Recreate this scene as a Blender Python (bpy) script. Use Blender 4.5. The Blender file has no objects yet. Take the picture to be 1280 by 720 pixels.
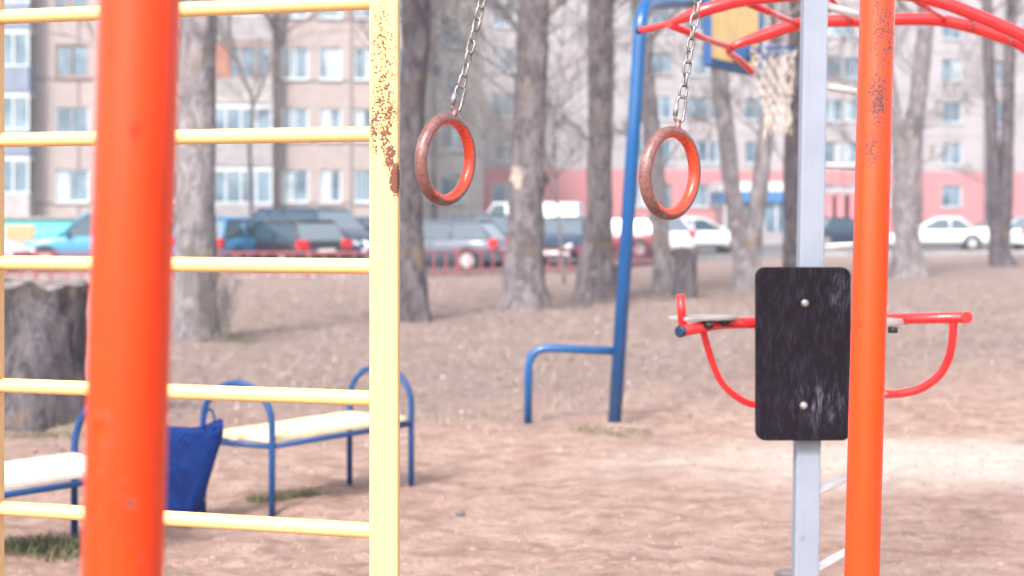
import bpy, math, random
from mathutils import Vector, Matrix, noise
random.seed(7)
C = bpy.context.scene.collection
F = 1778.0; CX = 640.0; HY = 270.0; CH = 1.5
R = math.radians

def P(px, py, d):                       # a picture direction and a distance -> a place
    return Vector(((px-CX)*d/F, d, CH+(HY-py)*d/F))
def G(px, py):                          # a place on the ground
    return P(px, py, CH*F/(py-HY))
def X(px, d): return (px-CX)*d/F
def Z(py, d): return CH+(HY-py)*d/F

# ------------------------------------------------------------------ mesh builder
class MB:
    def __init__(s): s.v = []; s.f = []; s.sm = []
    def add(s, vs, fs, smooth=False):
        b = len(s.v); s.v += [Vector(q) for q in vs]
        for f in fs: s.f.append(tuple(b+i for i in f)); s.sm.append(smooth)
        return s
    def box(s, c, size, m=None):
        x, y, z = size[0]/2, size[1]/2, size[2]/2
        vs = [Vector((a*x, b*y, e*z)) for e in (-1, 1) for b in (-1, 1) for a in (-1, 1)]
        if m is not None: vs = [m @ q for q in vs]
        c = Vector(c)
        return s.add([c+q for q in vs], [(0,2,3,1),(4,5,7,6),(0,1,5,4),(2,6,7,3),(0,4,6,2),(1,3,7,5)])
    def beam(s, a, b, w, h, up=(0,0,1)):     # box from a to b
        a = Vector(a); b = Vector(b); t = (b-a).normalized(); up = Vector(up)
        if abs(t.dot(up)) > .98: up = Vector((0,1,0))
        r = t.cross(up).normalized(); u = r.cross(t)
        vs = []
        for p in (a, b):
            for i, j in ((-1,-1),(1,-1),(1,1),(-1,1)): vs.append(p+r*(i*w/2)+u*(j*h/2))
        return s.add(vs, [(3,2,1,0),(4,5,6,7),(0,1,5,4),(1,2,6,5),(2,3,7,6),(3,0,4,7)])
    def tube(s, pts, r, n=14, cap=True, wob=None, closed=False):
        pts = [Vector(p) for p in pts]; N = len(pts)
        rs = r if isinstance(r, (list, tuple)) else [r]*N
        tg = []
        for i in range(N):
            if closed: t = pts[(i+1) % N]-pts[i-1]
            else: t = pts[min(i+1, N-1)]-pts[max(i-1, 0)]
            tg.append(t.normalized())
        u = tg[0].orthogonal().normalized()
        if abs(tg[0].z) > .8: u = Vector((1,0,0)); u = (u-tg[0]*u.dot(tg[0])).normalized()
        vs = []
        for i in range(N):
            u = (u-tg[i]*u.dot(tg[i])).normalized(); w = tg[i].cross(u)
            for k in range(n):
                a = 2*math.pi*k/n; rr = rs[i]
                if wob: rr *= wob(i, a, pts[i])
                vs.append(pts[i]+(u*math.cos(a)+w*math.sin(a))*rr)
        fs = []
        for i in range(N if closed else N-1):
            j = (i+1) % N
            for k in range(n): fs.append((i*n+k, i*n+(k+1) % n, j*n+(k+1) % n, j*n+k))
        b = len(s.v); s.add(vs, fs, True)
        if cap and not closed:
            s.f.append(tuple(b+k for k in reversed(range(n)))); s.sm.append(False)
            s.f.append(tuple(b+(N-1)*n+k for k in range(n))); s.sm.append(False)
        return s
    def prism(s, poly, d):                   # poly: 3D outline, d: thickness vector
        n = len(poly); d = Vector(d); poly = [Vector(q) for q in poly]
        return s.add(poly+[q+d for q in poly], [tuple(reversed(range(n))), tuple(range(n, 2*n))]+[(i, (i+1) % n, (i+1) % n+n, i+n) for i in range(n)])
    def disc(s, c, nrm, r, th, n=20):
        nrm = Vector(nrm).normalized(); c = Vector(c)
        return s.tube([c, c+nrm*th], r, n)
    def build(s, name, mat, parent=None, loc=None, bevel=0, subsurf=0):
        me = bpy.data.meshes.new(name)
        L = Vector(loc) if loc is not None else (parent_world(parent) if parent else Vector((0,0,0)))
        me.from_pydata([tuple(q-L) for q in s.v], [], s.f)
        me.polygons.foreach_set('use_smooth', s.sm); me.materials.append(mat); me.update()
        o = bpy.data.objects.new(name, me); C.objects.link(o)
        if parent: o.parent = parent
        else: o.location = L
        if bevel:
            m = o.modifiers.new('bevel', 'BEVEL'); m.width = bevel; m.segments = 2; m.limit_method = 'ANGLE'; m.angle_limit = R(40)
        if subsurf:
            m = o.modifiers.new('sub', 'SUBSURF'); m.levels = m.render_levels = subsurf
        return o
def parent_world(o):
    L = Vector((0,0,0))
    while o: L += o.location; o = o.parent
    return L
def tag(o, label, cat, group=None, kind=None):
    o['label'] = label; o['category'] = cat
    if group: o['group'] = group
    if kind: o['kind'] = kind
    return o
def thing(name, loc, label, cat, group=None):
    o = bpy.data.objects.new(name, None); C.objects.link(o); o.location = loc; o.empty_display_size = .2
    return tag(o, label, cat, group)
def copy_tree(o, parent=None):
    c = o.copy(); C.objects.link(c); c.parent = parent
    for ch in list(o.children): copy_tree(ch, c)
    return c
def fillet(pts, r, n=6):
    pts = [Vector(p) for p in pts]; out = [pts[0]]
    for i in range(1, len(pts)-1):
        a, b, c = pts[i-1], pts[i], pts[i+1]
        t = min(r, (a-b).length*.48, (c-b).length*.48)
        p0 = b+(a-b).normalized()*t; p1 = b+(c-b).normalized()*t
        for k in range(n+1):
            q = k/n; out.append(p0*(1-q)**2+b*2*q*(1-q)+p1*q*q)
    return out+[pts[-1]]
def spline(pts, n=6):
    pts = [Vector(p) for p in pts]; out = []
    for i in range(len(pts)-1):
        p0 = pts[max(i-1,0)]; p1 = pts[i]; p2 = pts[i+1]; p3 = pts[min(i+2, len(pts)-1)]
        for k in range(n):
            t = k/n
            out.append(.5*((2*p1)+(p2-p0)*t+(2*p0-5*p1+4*p2-p3)*t*t+(3*p1-p0-3*p2+p3)*t**3))
    return out+[pts[-1]]
def bez(pts): return spline(pts)

# ------------------------------------------------------------------ materials
class NT:
    def __init__(s, name):
        s.m = bpy.data.materials.new(name); s.m.use_nodes = True; s.t = s.m.node_tree
        s.b = s.t.nodes['Principled BSDF']; s._tc = None
    def n(s, typ, **kw):
        o = s.t.nodes.new(typ)
        for k, v in kw.items(): setattr(o, k, v)
        return o
    def l(s, a, b): s.t.links.new(a, b)
    def co(s):
        if not s._tc: s._tc = s.n('ShaderNodeTexCoord').outputs['Object']
        return s._tc
    def mapping(s, scale=(1,1,1), loc=(0,0,0), rot=(0,0,0)):
        m = s.n('ShaderNodeMapping'); s.l(s.co(), m.inputs[0])
        m.inputs['Scale'].default_value = scale; m.inputs['Location'].default_value = loc; m.inputs['Rotation'].default_value = rot
        return m.outputs[0]
    def noise(s, scale, detail=4, rough=.55, vec=None, out=0, dist=0):
        o = s.n('ShaderNodeTexNoise'); o.inputs['Scale'].default_value = scale; o.inputs['Detail'].default_value = detail
        o.inputs['Roughness'].default_value = rough; o.inputs['Distortion'].default_value = dist; s.l(vec or s.co(), o.inputs['Vector']); return o.outputs[out]
    def voro(s, scale, vec=None, out='Distance', feature='F1'):
        o = s.n('ShaderNodeTexVoronoi', feature=feature); o.inputs['Scale'].default_value = scale; s.l(vec or s.co(), o.inputs['Vector']); return o.outputs[out]
    def rng(s, v, a, b, c=0., d=1.):
        o = s.n('ShaderNodeMapRange', interpolation_type='SMOOTHSTEP'); s.l(v, o.inputs[0])
        for i, q in enumerate((a, b, c, d)): o.inputs[i+1].default_value = q
        return o.outputs[0]
    def math(s, op, a, b=None, c=None):
        o = s.n('ShaderNodeMath', operation=op)
        for i, q in enumerate((a, b, c)):
            if q is None: continue
            if isinstance(q, (int, float)): o.inputs[i].default_value = q
            else: s.l(q, o.inputs[i])
        return o.outputs[0]
    def mix(s, f, a, b):
        o = s.n('ShaderNodeMix', data_type='RGBA')
        for sock, q in ((o.inputs[0], f), (o.inputs[6], a), (o.inputs[7], b)):
            if isinstance(q, (int, float)): sock.default_value = q
            elif isinstance(q, tuple): sock.default_value = (*q[:3], 1)
            else: s.l(q, sock)
        return o.outputs[2]
    def col(s, c):
        if isinstance(c, tuple): s.b.inputs['Base Color'].default_value = (*c[:3], 1)
        else: s.l(c, s.b.inputs['Base Color'])
    def rough(s, r):
        if isinstance(r, (int, float)): s.b.inputs['Roughness'].default_value = r
        else: s.l(r, s.b.inputs['Roughness'])
    def bump(s, h, strength=.5, dist=.01):
        o = s.n('ShaderNodeBump'); o.inputs['Strength'].default_value = strength; o.inputs['Distance'].default_value = dist
        s.l(h, o.inputs['Height']); s.l(o.outputs[0], s.b.inputs['Normal'])
    def xyz(s, v=None):
        o = s.n('ShaderNodeSeparateXYZ'); s.l(v or s.co(), o.inputs[0]); return o.outputs
    def dist(s, c, scale=(1,1,1)):
        a = s.n('ShaderNodeVectorMath', operation='SUBTRACT'); s.l(s.co(), a.inputs[0]); a.inputs[1].default_value = c
        b = s.n('ShaderNodeVectorMath', operation='MULTIPLY'); s.l(a.outputs[0], b.inputs[0]); b.inputs[1].default_value = scale
        d = s.n('ShaderNodeVectorMath', operation='LENGTH'); s.l(b.outputs[0], d.inputs[0]); return d.outputs['Value']

def simple(name, c, rough=.6, var=.12, scale=6, metal=0, bump=0, bscale=40, spec=.5):
    t = NT(name); n = t.noise(scale, 5)
    t.col(t.mix(t.rng(n, .3, .7), tuple(q*(1-var) for q in c), tuple(min(1, q*(1+var)) for q in c)))
    t.rough(rough); t.b.inputs['Metallic'].default_value = metal; t.b.inputs['Specular IOR Level'].default_value = spec
    if bump: t.bump(t.noise(bscale, 4), bump, .004)
    return t.m
def paint(name, c, rough=.35, chips=None, chip_col=(.10,.035,.02), scale=220, base=.0, dirt=.12, coat=.0, streak=.3):
    """gloss paint on metal; chips = list of (centre, scale, weight) rust patches"""
    t = NT(name)
    n1 = t.noise(7, 5); n2 = t.noise(60, 4)
    c1 = t.mix(t.math('MULTIPLY', t.rng(n1, .35, .75), 1.0), c, tuple(q*(1-dirt) for q in c))
    c1 = t.mix(t.rng(n2, .66, .74, 0, .25), c1, tuple(q*.6 for q in c))
    refl_streaks = t.noise(9, 5, .65, vec=t.mapping(scale=(14, 14, .35)))  # vertical streaks painted into the colour to imitate reflection bands
    c1 = t.mix(t.rng(refl_streaks, .45, .7, 0, streak), c1, tuple(min(1, q*.72+.0) for q in c))
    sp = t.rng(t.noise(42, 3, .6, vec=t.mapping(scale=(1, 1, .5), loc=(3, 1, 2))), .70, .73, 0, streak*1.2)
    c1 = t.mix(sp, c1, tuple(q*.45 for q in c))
    h = n2
    if chips:
        m = None
        for cc, sc, w in chips:
            q = t.rng(t.dist(cc, sc), 1.0, 0.0, 0, w)
            m = q if m is None else t.math('MAXIMUM', m, q)
        v = t.noise(scale, 3, .6)
        v2 = t.noise(scale*.33, 3, .6)
        f = t.math('ADD', t.math('ADD', t.math('MULTIPLY', v, .78), t.math('MULTIPLY', v2, .22)), t.math('MULTIPLY', m, .30))
        f = t.rng(f, .665, .69)
        rc = t.mix(t.noise(scale*1.6, 3), chip_col, tuple(min(1, q*2.6) for q in chip_col))
        c1 = t.mix(f, c1, rc)
        t.rough(t.rng(f, 0, 1, rough, .85))
        inv = t.math('SUBTRACT', 1.0, f); t.bump(inv, .5, .0012)
    else:
        t.rough(t.rng(n1, .2, .8, rough*.8, rough*1.4)); t.bump(t.noise(25, 3), .06, .002)
    t.col(c1)
    t.b.inputs['Coat Weight'].default_value = coat
    return t.m

YEL = (.83, .535, .225); ORG = (.83, .058, .007)
M = {}
M['yellow'] = paint('yellow_paint', YEL, .4, dirt=.06)
M['orange'] = paint('orange_paint', ORG, .3, dirt=.08, coat=.2)
M['red'] = paint('red_paint', (.78, .024, .026), .28, dirt=.1, coat=.3)
M['blue'] = paint('blue_paint', (.001, .080, .25), .34, dirt=.15, coat=.3)
M['bench_blue'] = paint('bench_blue_paint', (.002, .052, .18), .45, dirt=.2)
M['grey'] = paint('grey_paint', (.245, .275, .335), .6, dirt=.1)
M['rung_white'] = paint('white_paint', (.78, .77, .76), .4, dirt=.12)
M['chain'] = simple('galvanised_steel', (.30, .285, .28), .36, .35, 90, .8, .3, 300)
M['bolt'] = simple('bolt_steel', (.36, .34, .33), .35, .2, 60, .6)
M['navycap'] = simple('navy_plastic', (.012, .035, .075), .4, .2, 30)
M['black'] = simple('black_rubber', (.015, .015, .02), .6, .2, 30)
M['pad'] = simple('worn_plywood', (.33, .30, .285), .7, .15, 18, bump=.2)
M['fence'] = paint('fence_red_paint', (.34, .08, .095), .7, dirt=.25)
M['net'] = simple('net_cord', (.60, .52, .45), .9, .15, 30)
M['tyre'] = simple('tyre_rubber', (.02, .02, .024), .8, .2, 20)
M['rim'] = simple('alloy', (.5, .5, .52), .35, .1, 20, .7)
M['headlight'] = simple('headlight_lens', (.80, .82, .84), .12, .05, 20)
M['taillight'] = simple('red_lens', (.62, .02, .03), .15, .05, 20)
M['plate'] = simple('plate_white', (.78, .78, .76), .4, .05, 20)
M['carglass'] = simple('car_glass', (.03, .06, .085), .08, .1, 3, spec=.5); M['screen'] = simple('windscreen_glass', (.10, .14, .16), .08, .1, 3, spec=1.0); M['screen'].node_tree.nodes['Principled BSDF'].inputs['IOR'].default_value = 2.5
M['trim'] = simple('dark_trim', (.02, .02, .025), .6, .1, 12)

# ------------------------------------------------------------------ ground
def gz(x, y):
    a = .0
    near = 1 if y < 16 else max(0, 1-(y-16)/10)
    a += near*(.028*noise.noise(Vector((x*1.1, y*1.1, 3)))+.026*noise.noise(Vector((x*3.1, y*3.4, 7)))+.019*noise.noise(Vector((x*6.5, y*7, 1))))
    a += .05*noise.noise(Vector((x*.18, y*.18, 5)))*min(1, max(0, (y-9)/10))*(1 if y < 31 else max(0, 1-(y-31)/3))
    for (mx, my, mr, mh) in mounds:
        q = ((x-mx)**2+(y-my)**2)/(mr*mr)
        if q < 4: a += mh*math.exp(-q*1.4)
    return a-.02
b1 = G(340, 645)
mounds = [(b1.x+.12, b1.y+.18, .34, .06), (X(20, 6.2), 6.2, .45, .07), (X(640, 22.2)*0+X(655, 22.2), 22.2, 1.1, .06), (X(245, 17.2), 17.2, 1., .05), (X(40, 10.3), 10.3, .8, .05)]
ys = []; y = -4.0
while y < 300:
    ys.append(y); y += .045 if 3.5 < y < 11 else (.25 if y < 36 else (3 if y < 130 else 60))
def ground_mesh():
    me_v = []; fs = []; n = 230
    for yy in ys:
        w = 6+max(0, yy)*.75
        for i in range(n+1):
            q = (i/n-.5)*2; xx = w*(q*.55+.45*q**3)*(1 if yy < 60 else 1.6)
            me_v.append((xx, yy, gz(xx, yy)))
    for j in range(len(ys)-1):
        for i in range(n): a = j*(n+1)+i; fs.append((a, a+1, a+n+2, a+n+1))
    return me_v, fs
t = NT('ground')
o = t.xyz(); gx, gy = o[0], o[1]
sand = t.mix(t.rng(t.noise(3, 6, .7), .3, .7), (.49, .315, .255), (.67, .47, .395))
sand = t.mix(t.math('MULTIPLY', t.rng(t.noise(26, 6, .75), .5, .72), .8), sand, (.30, .185, .15))
dry = t.mix(t.rng(t.noise(9, 8, .75), .3, .72), (.25, .185, .165), (.50, .375, .34))
dry = t.mix(t.rng(t.noise(1.1, 5, .6), .45, .7), dry, (.33, .24, .20))
dry = t.mix(t.rng(t.noise(.9, 6, .7, vec=t.mapping(loc=(9, 3, 2))), .60, .72, 0, .55), dry, (.14, .16, .07))
dry = t.mix(t.rng(t.noise(70, 3, .7), .6, .75, 0, .7), dry, (.11, .075, .055))
edge = t.math('ADD', gy, t.math('MULTIPLY', t.math('SUBTRACT', t.noise(.6, 5, .65), .5), 7.0))
edge = t.math('SUBTRACT', edge, t.math('MULTIPLY', gx, .55))
f = t.rng(edge, 9.0, 13.5)
sand = t.mix(t.math('MULTIPLY', t.rng(t.noise(5.5, 7, .75, vec=t.mapping(scale=(.6, 1.3, 1), loc=(4, 2, 0))), .47, .63), .75), sand, (.335, .20, .165))  # darker stretched mottling: shade between clumps painted into the sand colour
colr = t.mix(f, sand, dry)
patch = t.math('ADD', t.dist((3.1, 8.75, 0), (.42, 1.0, 1)), t.math('MULTIPLY', t.math('SUBTRACT', t.noise(2.4, 5, .7), .5), .9))
colr = t.mix(t.rng(patch, 1.35, .35, 0, .9), colr, (.76, .64, .56))
t.col(colr); t.rough(.95); t.b.inputs['Specular IOR Level'].default_value = .15
hh = t.math('ADD', t.math('MULTIPLY', t.noise(9, 8, .72, dist=.6), 1.0), t.math('MULTIPLY', t.noise(45, 4, .7), .35))
t.bump(hh, 1.0, .09)
g = MB(); gv, gf = ground_mesh(); g.add(gv, gf, True)
go = g.build('ground', t.m); go['kind'] = 'structure'

# asphalt yard behind the fence
t = NT('asphalt'); t.col(t.mix(t.rng(t.noise(1.2, 8, .7), .3, .7), (.085, .08, .085), (.15, .14, .15))); t.rough(.9); t.bump(t.noise(60, 3), .3, .01)
M['asphalt'] = t.m
line = [P(-900, 350, 34.2), P(480, 350, 34.8), P(725, 350, 38.6), P(835, 350, 45.5), P(1020, 350, 54), P(1330, 350, 57.5), P(2300, 350, 60)]
line = [Vector((p.x, p.y, 0)) for p in line]
m = MB(); vs = []
for p in line: vs.append(Vector((p.x, p.y, .03)))
for p in line: vs.append(Vector((p.x*2.2, 150, .03)))
n = len(line); m.add(vs, [(i, i+1, n+i+1, n+i) for i in range(n-1)])
road = m.build('road', M['asphalt']); road['kind'] = 'structure'
M['kerb'] = simple('concrete', (.34, .33, .33), .9, .2, 4, bump=.3)
m = MB()
for i in range(len(line)-1): m.beam(line[i]+Vector((0, -.08, .05)), line[i+1]+Vector((0, -.08, .05)), .16, .2)
k = m.build('kerb', M['kerb']); k['kind'] = 'structure'

# ------------------------------------------------------------------ left orange post (close)
def leaning_post(name, a, b, r, mat, label, cat):
    o = thing(name, Vector((a.x, a.y, 0)), label, cat)
    MB().tube([a+(b-a)*i/8 for i in range(9)], r, 40).build('pipe', mat, o)
    return o
d = 1.38
bot = P(108.7, 270+1.5*F/d, d); top = P(185, -330, d)
po = thing('steel_post', Vector((bot.x, bot.y, 0)), 'thick glossy orange steel post nearest the viewer, in front of the yellow wall bars', 'post')
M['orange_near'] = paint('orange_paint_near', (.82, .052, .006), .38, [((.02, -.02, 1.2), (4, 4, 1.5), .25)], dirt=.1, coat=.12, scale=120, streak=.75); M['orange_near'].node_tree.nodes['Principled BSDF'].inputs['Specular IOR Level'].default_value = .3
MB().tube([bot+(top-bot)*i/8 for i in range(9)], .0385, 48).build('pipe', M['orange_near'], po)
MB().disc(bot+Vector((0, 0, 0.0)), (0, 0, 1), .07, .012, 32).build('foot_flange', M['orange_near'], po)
MB().disc(top, (0, 0, 1), .040, .012, 32).build('end_cap', M['navycap'], po)

# ------------------------------------------------------------------ yellow wall bars with ring beam and right orange post
dY = 2.96
yx = X(481, dY)
fr = thing('climbing_frame', Vector((yx, dY, 0)), 'yellow wall bars joined by a top beam to the chipped orange post on the right', 'climbing frame')
topz = 2.56
chipm = paint('chipped_yellow_paint', YEL, .38,
    [((.024, -.025, 1.575), (52, 12, 18), 1.7), ((.013, -.025, 1.625), (42, 12, 14.0), .95), ((.004, -.025, 1.665), (36, 12, 14.0), .85), ((.012, -.025, 1.71), (32, 12, 12), .75), ((-.02, -.025, 1.68), (44, 12, 8), .7), ((-.002, -.03, 1.74), (20, 12, 6), .62), ((-.004, -.03, 1.84), (16, 12, 4.2), .52), ((0., -.03, 1.05), (9, 8, 1.0), .10)],
    chip_col=(.085, .030, .022), scale=260, dirt=.04)
MB().beam((yx, dY, 0), (yx, dY, topz), .060, .050, (0,1,0)).build('post', chipm, fr, bevel=.006)
lx = X(-15, 3.19)
MB().beam((lx, 3.19, 0), (lx, 3.19, topz), .060, .050, (0,1,0)).build('post', M['yellow'], fr, bevel=.006)
rungm = paint('rung_yellow_paint', YEL, .36, [((-.08, -.03, 1.68), (16, 14, 14), .34)], chip_col=(.16, .07, .04), scale=150, dirt=.04)
for k in range(9):
    z = 1.946-.2752*k+.2752
    if z < .05: continue
    MB().tube([(yx-.025, dY+.001, z), (lx+.025, 3.19, z)], .0163, 24, cap=False).build('rung', rungm, fr)
ox0 = P(1065.5, 270+1.5*F/3.05, 3.05); ox1 = P(1108, -400, 3.05)
q = (topz-ox0.z)/(ox1.z-ox0.z); ox1 = ox0+(ox1-ox0)*q
chipo = paint('chipped_orange_paint', ORG, .24,
    [((X(1093, 3.05)-yx, 0.05, Z(125, 3.05)), (24, 8, 9), .85), ((X(1100, 3.05)-yx, 0.05, Z(40, 3.05)), (16, 8, 5), .6), ((X(1085, 3.05)-yx, .05, Z(185, 3.05)), (18, 8, 12), .6), ((X(1088, 3.05)-yx, .05, Z(360, 3.05)), (8, 8, 3), .22)],
    chip_col=(.06, .025, .022), scale=230, dirt=.08, coat=.15, streak=.5)
MB().tube([ox0+(ox1-ox0)*i/8 for i in range(9)], .0372, 44).build('orange_post', chipo, fr)
bm = MB().tube([(yx, dY, topz), (yx, dY, topz+.001), (ox1.x+.05, 3.05, topz)], .03, 28)
bm.build('top_beam', M['orange'], fr)
MB().tube([(yx, dY, topz-.01), (lx, 3.19, topz-.01)], .02, 20).build('head_rail', M['yellow'], fr)

# ------------------------------------------------------------------ gym rings
def ring_material():
    t = NT('rusty_ring')
    a = t.xyz(); r2 = t.math('SQRT', t.math('ADD', t.math('MULTIPLY', a[0], a[0]), t.math('MULTIPLY', a[2], a[2])))
    n = t.noise(28, 6, .7); n2 = t.noise(140, 4, .7)
    rust = t.mix(t.rng(n, .3, .7), (.13, .045, .038), (.26, .13, .118))
    rust = t.mix(t.rng(n2, .5, .7), rust, (.09, .03, .03))
    org = t.mix(t.rng(n2, .48, .68), (.70, .060, .022), (.26, .035, .022))
    f = t.math('ADD', r2, t.math('MULTIPLY', t.math('SUBTRACT', n, .5), .030))
    f = t.rng(f, .0825, .0860)
    t.col(t.mix(f, org, rust)); t.rough(t.rng(f, 0, 1, .3, .42)); t.bump(n2, .5, .0012)
    t.b.inputs['Coat Weight'].default_value = .25
    return t.m
M['ring'] = ring_material()
def gym_ring(cx, cy, tx, ty, d, yaw, lean, topx, label):
    c = P(cx, cy, d)
    o = thing('gym_ring', c, label, 'gym ring', 'gymnastic rings hanging on chains')
    Rr = .0872; tr = .0126
    mt = Matrix.Rotation(R(lean), 3, 'Y') @ Matrix.Rotation(R(yaw), 3, 'Z')
    m = MB(); n = 72; k2 = 22; vs = []; fs = []
    for i in range(n):
        a = 2*math.pi*i/n
        for j in range(k2):
            b = 2*math.pi*j/k2
            # slightly flattened tube, a wide inner face
            rr = Rr+tr*math.cos(b); vs.append(Vector((rr*math.cos(a), 1.12*tr*math.sin(b), rr*math.sin(a))))
    for i in range(n):
        for j in range(k2): fs.append((i*k2+j, i*k2+(j+1) % k2, ((i+1) % n)*k2+(j+1) % k2, ((i+1) % n)*k2+j))
    m.add(vs, fs, True)
    me = bpy.data.meshes.new('ring'); me.from_pydata([tuple(v) for v in m.v], [], m.f); me.polygons.foreach_set('use_smooth', m.sm); me.materials.append(M['ring'])
    ro = bpy.data.objects.new('ring', me); C.objects.link(ro); ro.parent = o; ro.rotation_euler = mt.to_euler()
    # chain
    s = P(tx, ty, d); e = P(topx, 0, d); dr = (e-s).normalized()
    start = s-dr*.006
    hz = topz-.035
    total = (hz-start.z)/dr.z
    def link(c0, ln, wd, wr, ang, name):
        u = Vector((math.cos(ang), math.sin(ang), 0)); u = (u-dr*u.dot(dr)).normalized()
        pts = []; h = ln/2-wd/2
        for i in range(24):
            a = 2*math.pi*i/24
            y = math.sin(a)*(wd/2-wr)
            pts.append(c0+u*math.cos(a)*(wd/2-wr)+dr*(y+(h if math.sin(a) > 0 else -h)+0))
        return MB().tube(pts, wr, 10, closed=True).build(name, M['chain'], o)
    MB().tube([start-dr*.018+Vector((0,0,0)), start+dr*.012], .0065, 14).build('eyelet', M['ring'], o)
    link(start+dr*.034, .062, .026, .0034, R(12), 'shackle')
    MB().tube([start+dr*.02+Vector((-.0095, -.002, 0)), start+dr*.045+Vector((-.0095, -.002, 0))], .0056, 6).build('shackle_nut', M['bolt'], o)
    pos = .034+.031+.008; k = 0
    rnd = random.Random(int(cx))
    while pos < total+.02:
        link(start+dr*pos, .0345, .0225, .0031, R((12+90*k) % 180 + rnd.uniform(-14, 14) + (38 if cx < 700 else 8)), 'chain_link')
        pos += .0250; k += 1
    return o
gym_ring(557.5, 199.5, 569, 139, 3.05, 56, 5, 603, 'rusty red gym ring on a chain, the one nearer the yellow post')
gym_ring(838, 216.5, 848, 153, 3.0, 47.5, 5, 872, 'rusty red gym ring on a chain, the one in front of the blue hoop pole')

# ------------------------------------------------------------------ exercise station (grey ladder, black board, red arms)
dG = 4.42
gp = Vector((X(1012, dG), dG, 0))
ex = thing('exercise_station', gp, 'grey ladder frame with black back board, red arm bars and worn plywood pads', 'exercise frame')
a = P(1003.5, 270+1.5*F/dG, dG); b = P(1023.3, -330, dG)
MB().beam(a, b, .075, .06, (0,1,0)).build('post', M['grey'], ex, bevel=.004)
d2 = 4.84
a2 = P(1080, 270+1.5*F/d2, d2); b2 = P(1099, -330, d2)
MB().beam(a2, b2, .052, .05, (0,1,0)).build('post', M['grey'], ex, bevel=.008)
for py in (-98, 3, 105, 205, 309, 412, 514, 617, 716, 817):
    z0 = Z(py, dG)
    t0 = (z0-a.z)/(b.z-a.z); t2 = (z0-a2.z)/(b2.z-a2.z)
    p0 = a+(b-a)*t0; p2 = a2+(b2-a2)*t2
    MB().tube([p0+Vector((.02, .02, 0)), p2], .0125 if py > 0 else .016, 16).build('rung', M['rung_white'], ex)
# board
def board_mat():
    t = NT('scuffed_black_board')
    sc = t.noise(60, 5, .7, vec=t.mapping(scale=(1, 1, .22)))
    sc2 = t.noise(240, 3, .6, vec=t.mapping(scale=(1, 1, .12)))
    m = t.math('MAXIMUM', t.rng(t.dist((.075, 0, 1.27), (22, 1, 9)), 1, .1, 0, .75), t.rng(t.dist((0.02, 0, .93), (9, 1, 11)), 1, .1, 0, .95))
    m = t.math('ADD', m, .14)
    f = t.math('MULTIPLY', t.rng(t.math('ADD', t.math('MULTIPLY', sc, .5), t.math('MULTIPLY', sc2, .5)), .46, .66), m)
    t.col(t.mix(t.math('MULTIPLY', f, .5), (.010, .007, .011), (.22, .22, .30))); t.rough(.55); t.b.inputs['Specular IOR Level'].default_value = .06; t.bump(sc2, .1, .001)
    return t.m
dB = 4.34
L_, R_, T_, B_ = X(945, dB), X(1064, dB), Z(334, dB), Z(551, dB); rc = .03
out = []
for (cx, cz, a0) in ((R_-rc, T_-rc, 0), (L_+rc, T_-rc, 90), (L_+rc, B_+rc, 180), (R_-rc, B_+rc, 270)):
    for i in range(8):
        an = R(a0+i*90/7); out.append((cx+rc*math.cos(an), dB, cz+rc*math.sin(an)))
bd = MB().prism(out, (0, .022, 0)).build('back_board', board_mat(), ex, bevel=.003)
for (bx, by) in ((1006, 379), (1004.5, 507)):
    c = P(bx, by, dB)
    MB().tube([c+Vector((0, 0, 0)), c+Vector((0, -.004, 0)), c+Vector((0, -.008, 0)), c+Vector((0, -.0105, 0))], [.0125, .012, .009, .004], 18).build('bolt', M['bolt'], bd)
for zz in (379, 507):
    c = P(1008, zz, dB+.02); MB().box(c+Vector((0, .02, 0)), (.07, .036, .05)).build('bracket', M['grey'], ex)
# left arm
arm = MB().tube(fillet([P(1005, 403, 4.44), P(903, 404, 4.42), P(851, 414, 4.22)], .05), .0168, 22).build('arm', M['red'], ex)
c = P(851, 414.2, 4.22); ax = (P(851, 414, 4.22)-P(903, 404, 4.42)).normalized()
MB().tube([c-ax*.004, c+ax*.006, c+ax*.009], [.0178, .0178, .013], 22).build('end_cap', M['navycap'], arm)
MB().tube([P(853.5, 408, 4.27), P(850.5, 368, 4.27)], .0135, 20).build('hand_grip', M['red'], ex)
def pad(p0, p1, w, th, nm):
    p0 = Vector(p0); p1 = Vector(p1); t_ = (p1-p0); L = t_.length; t_.normalize(); s = Vector((-t_.y, t_.x, 0)).normalized()
    pl = []
    for i in range(28):
        a = 2*math.pi*i/28; cx = math.copysign(abs(math.cos(a))**.55, math.cos(a)); sy = math.copysign(abs(math.sin(a))**.55, math.sin(a))
        pl.append((p0+p1)/2+t_*(cx*L/2)+s*(sy*w/2))
    return MB().prism(pl, (0, 0, th)).build(nm, M['pad'], ex, bevel=.004)
pad(P(843, 401, 4.28), P(914, 399, 4.42), .11, .013, 'arm_pad')
for (bx, by, dd) in ((886, 406, 4.30), (906, 402.5, 4.36)):
    c = P(bx, by, dd); MB().tube([c+Vector((0, .0, .008)), c+Vector((0, 0, -.004)), c+Vector((0, 0, -.012))], [.0155, .0155, .008], 14).build('pad_bolt', M['black'], ex)
MB().tube(spline([P(878, 411, 4.40), P(884, 432, 4.41), P(893, 460, 4.42), P(905, 482, 4.43), P(924, 498, 4.44), P(945, 506, 4.45), P(1003, 511, 4.46)]), .0108, 16).build('arm_brace', M['red'], ex)
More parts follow.
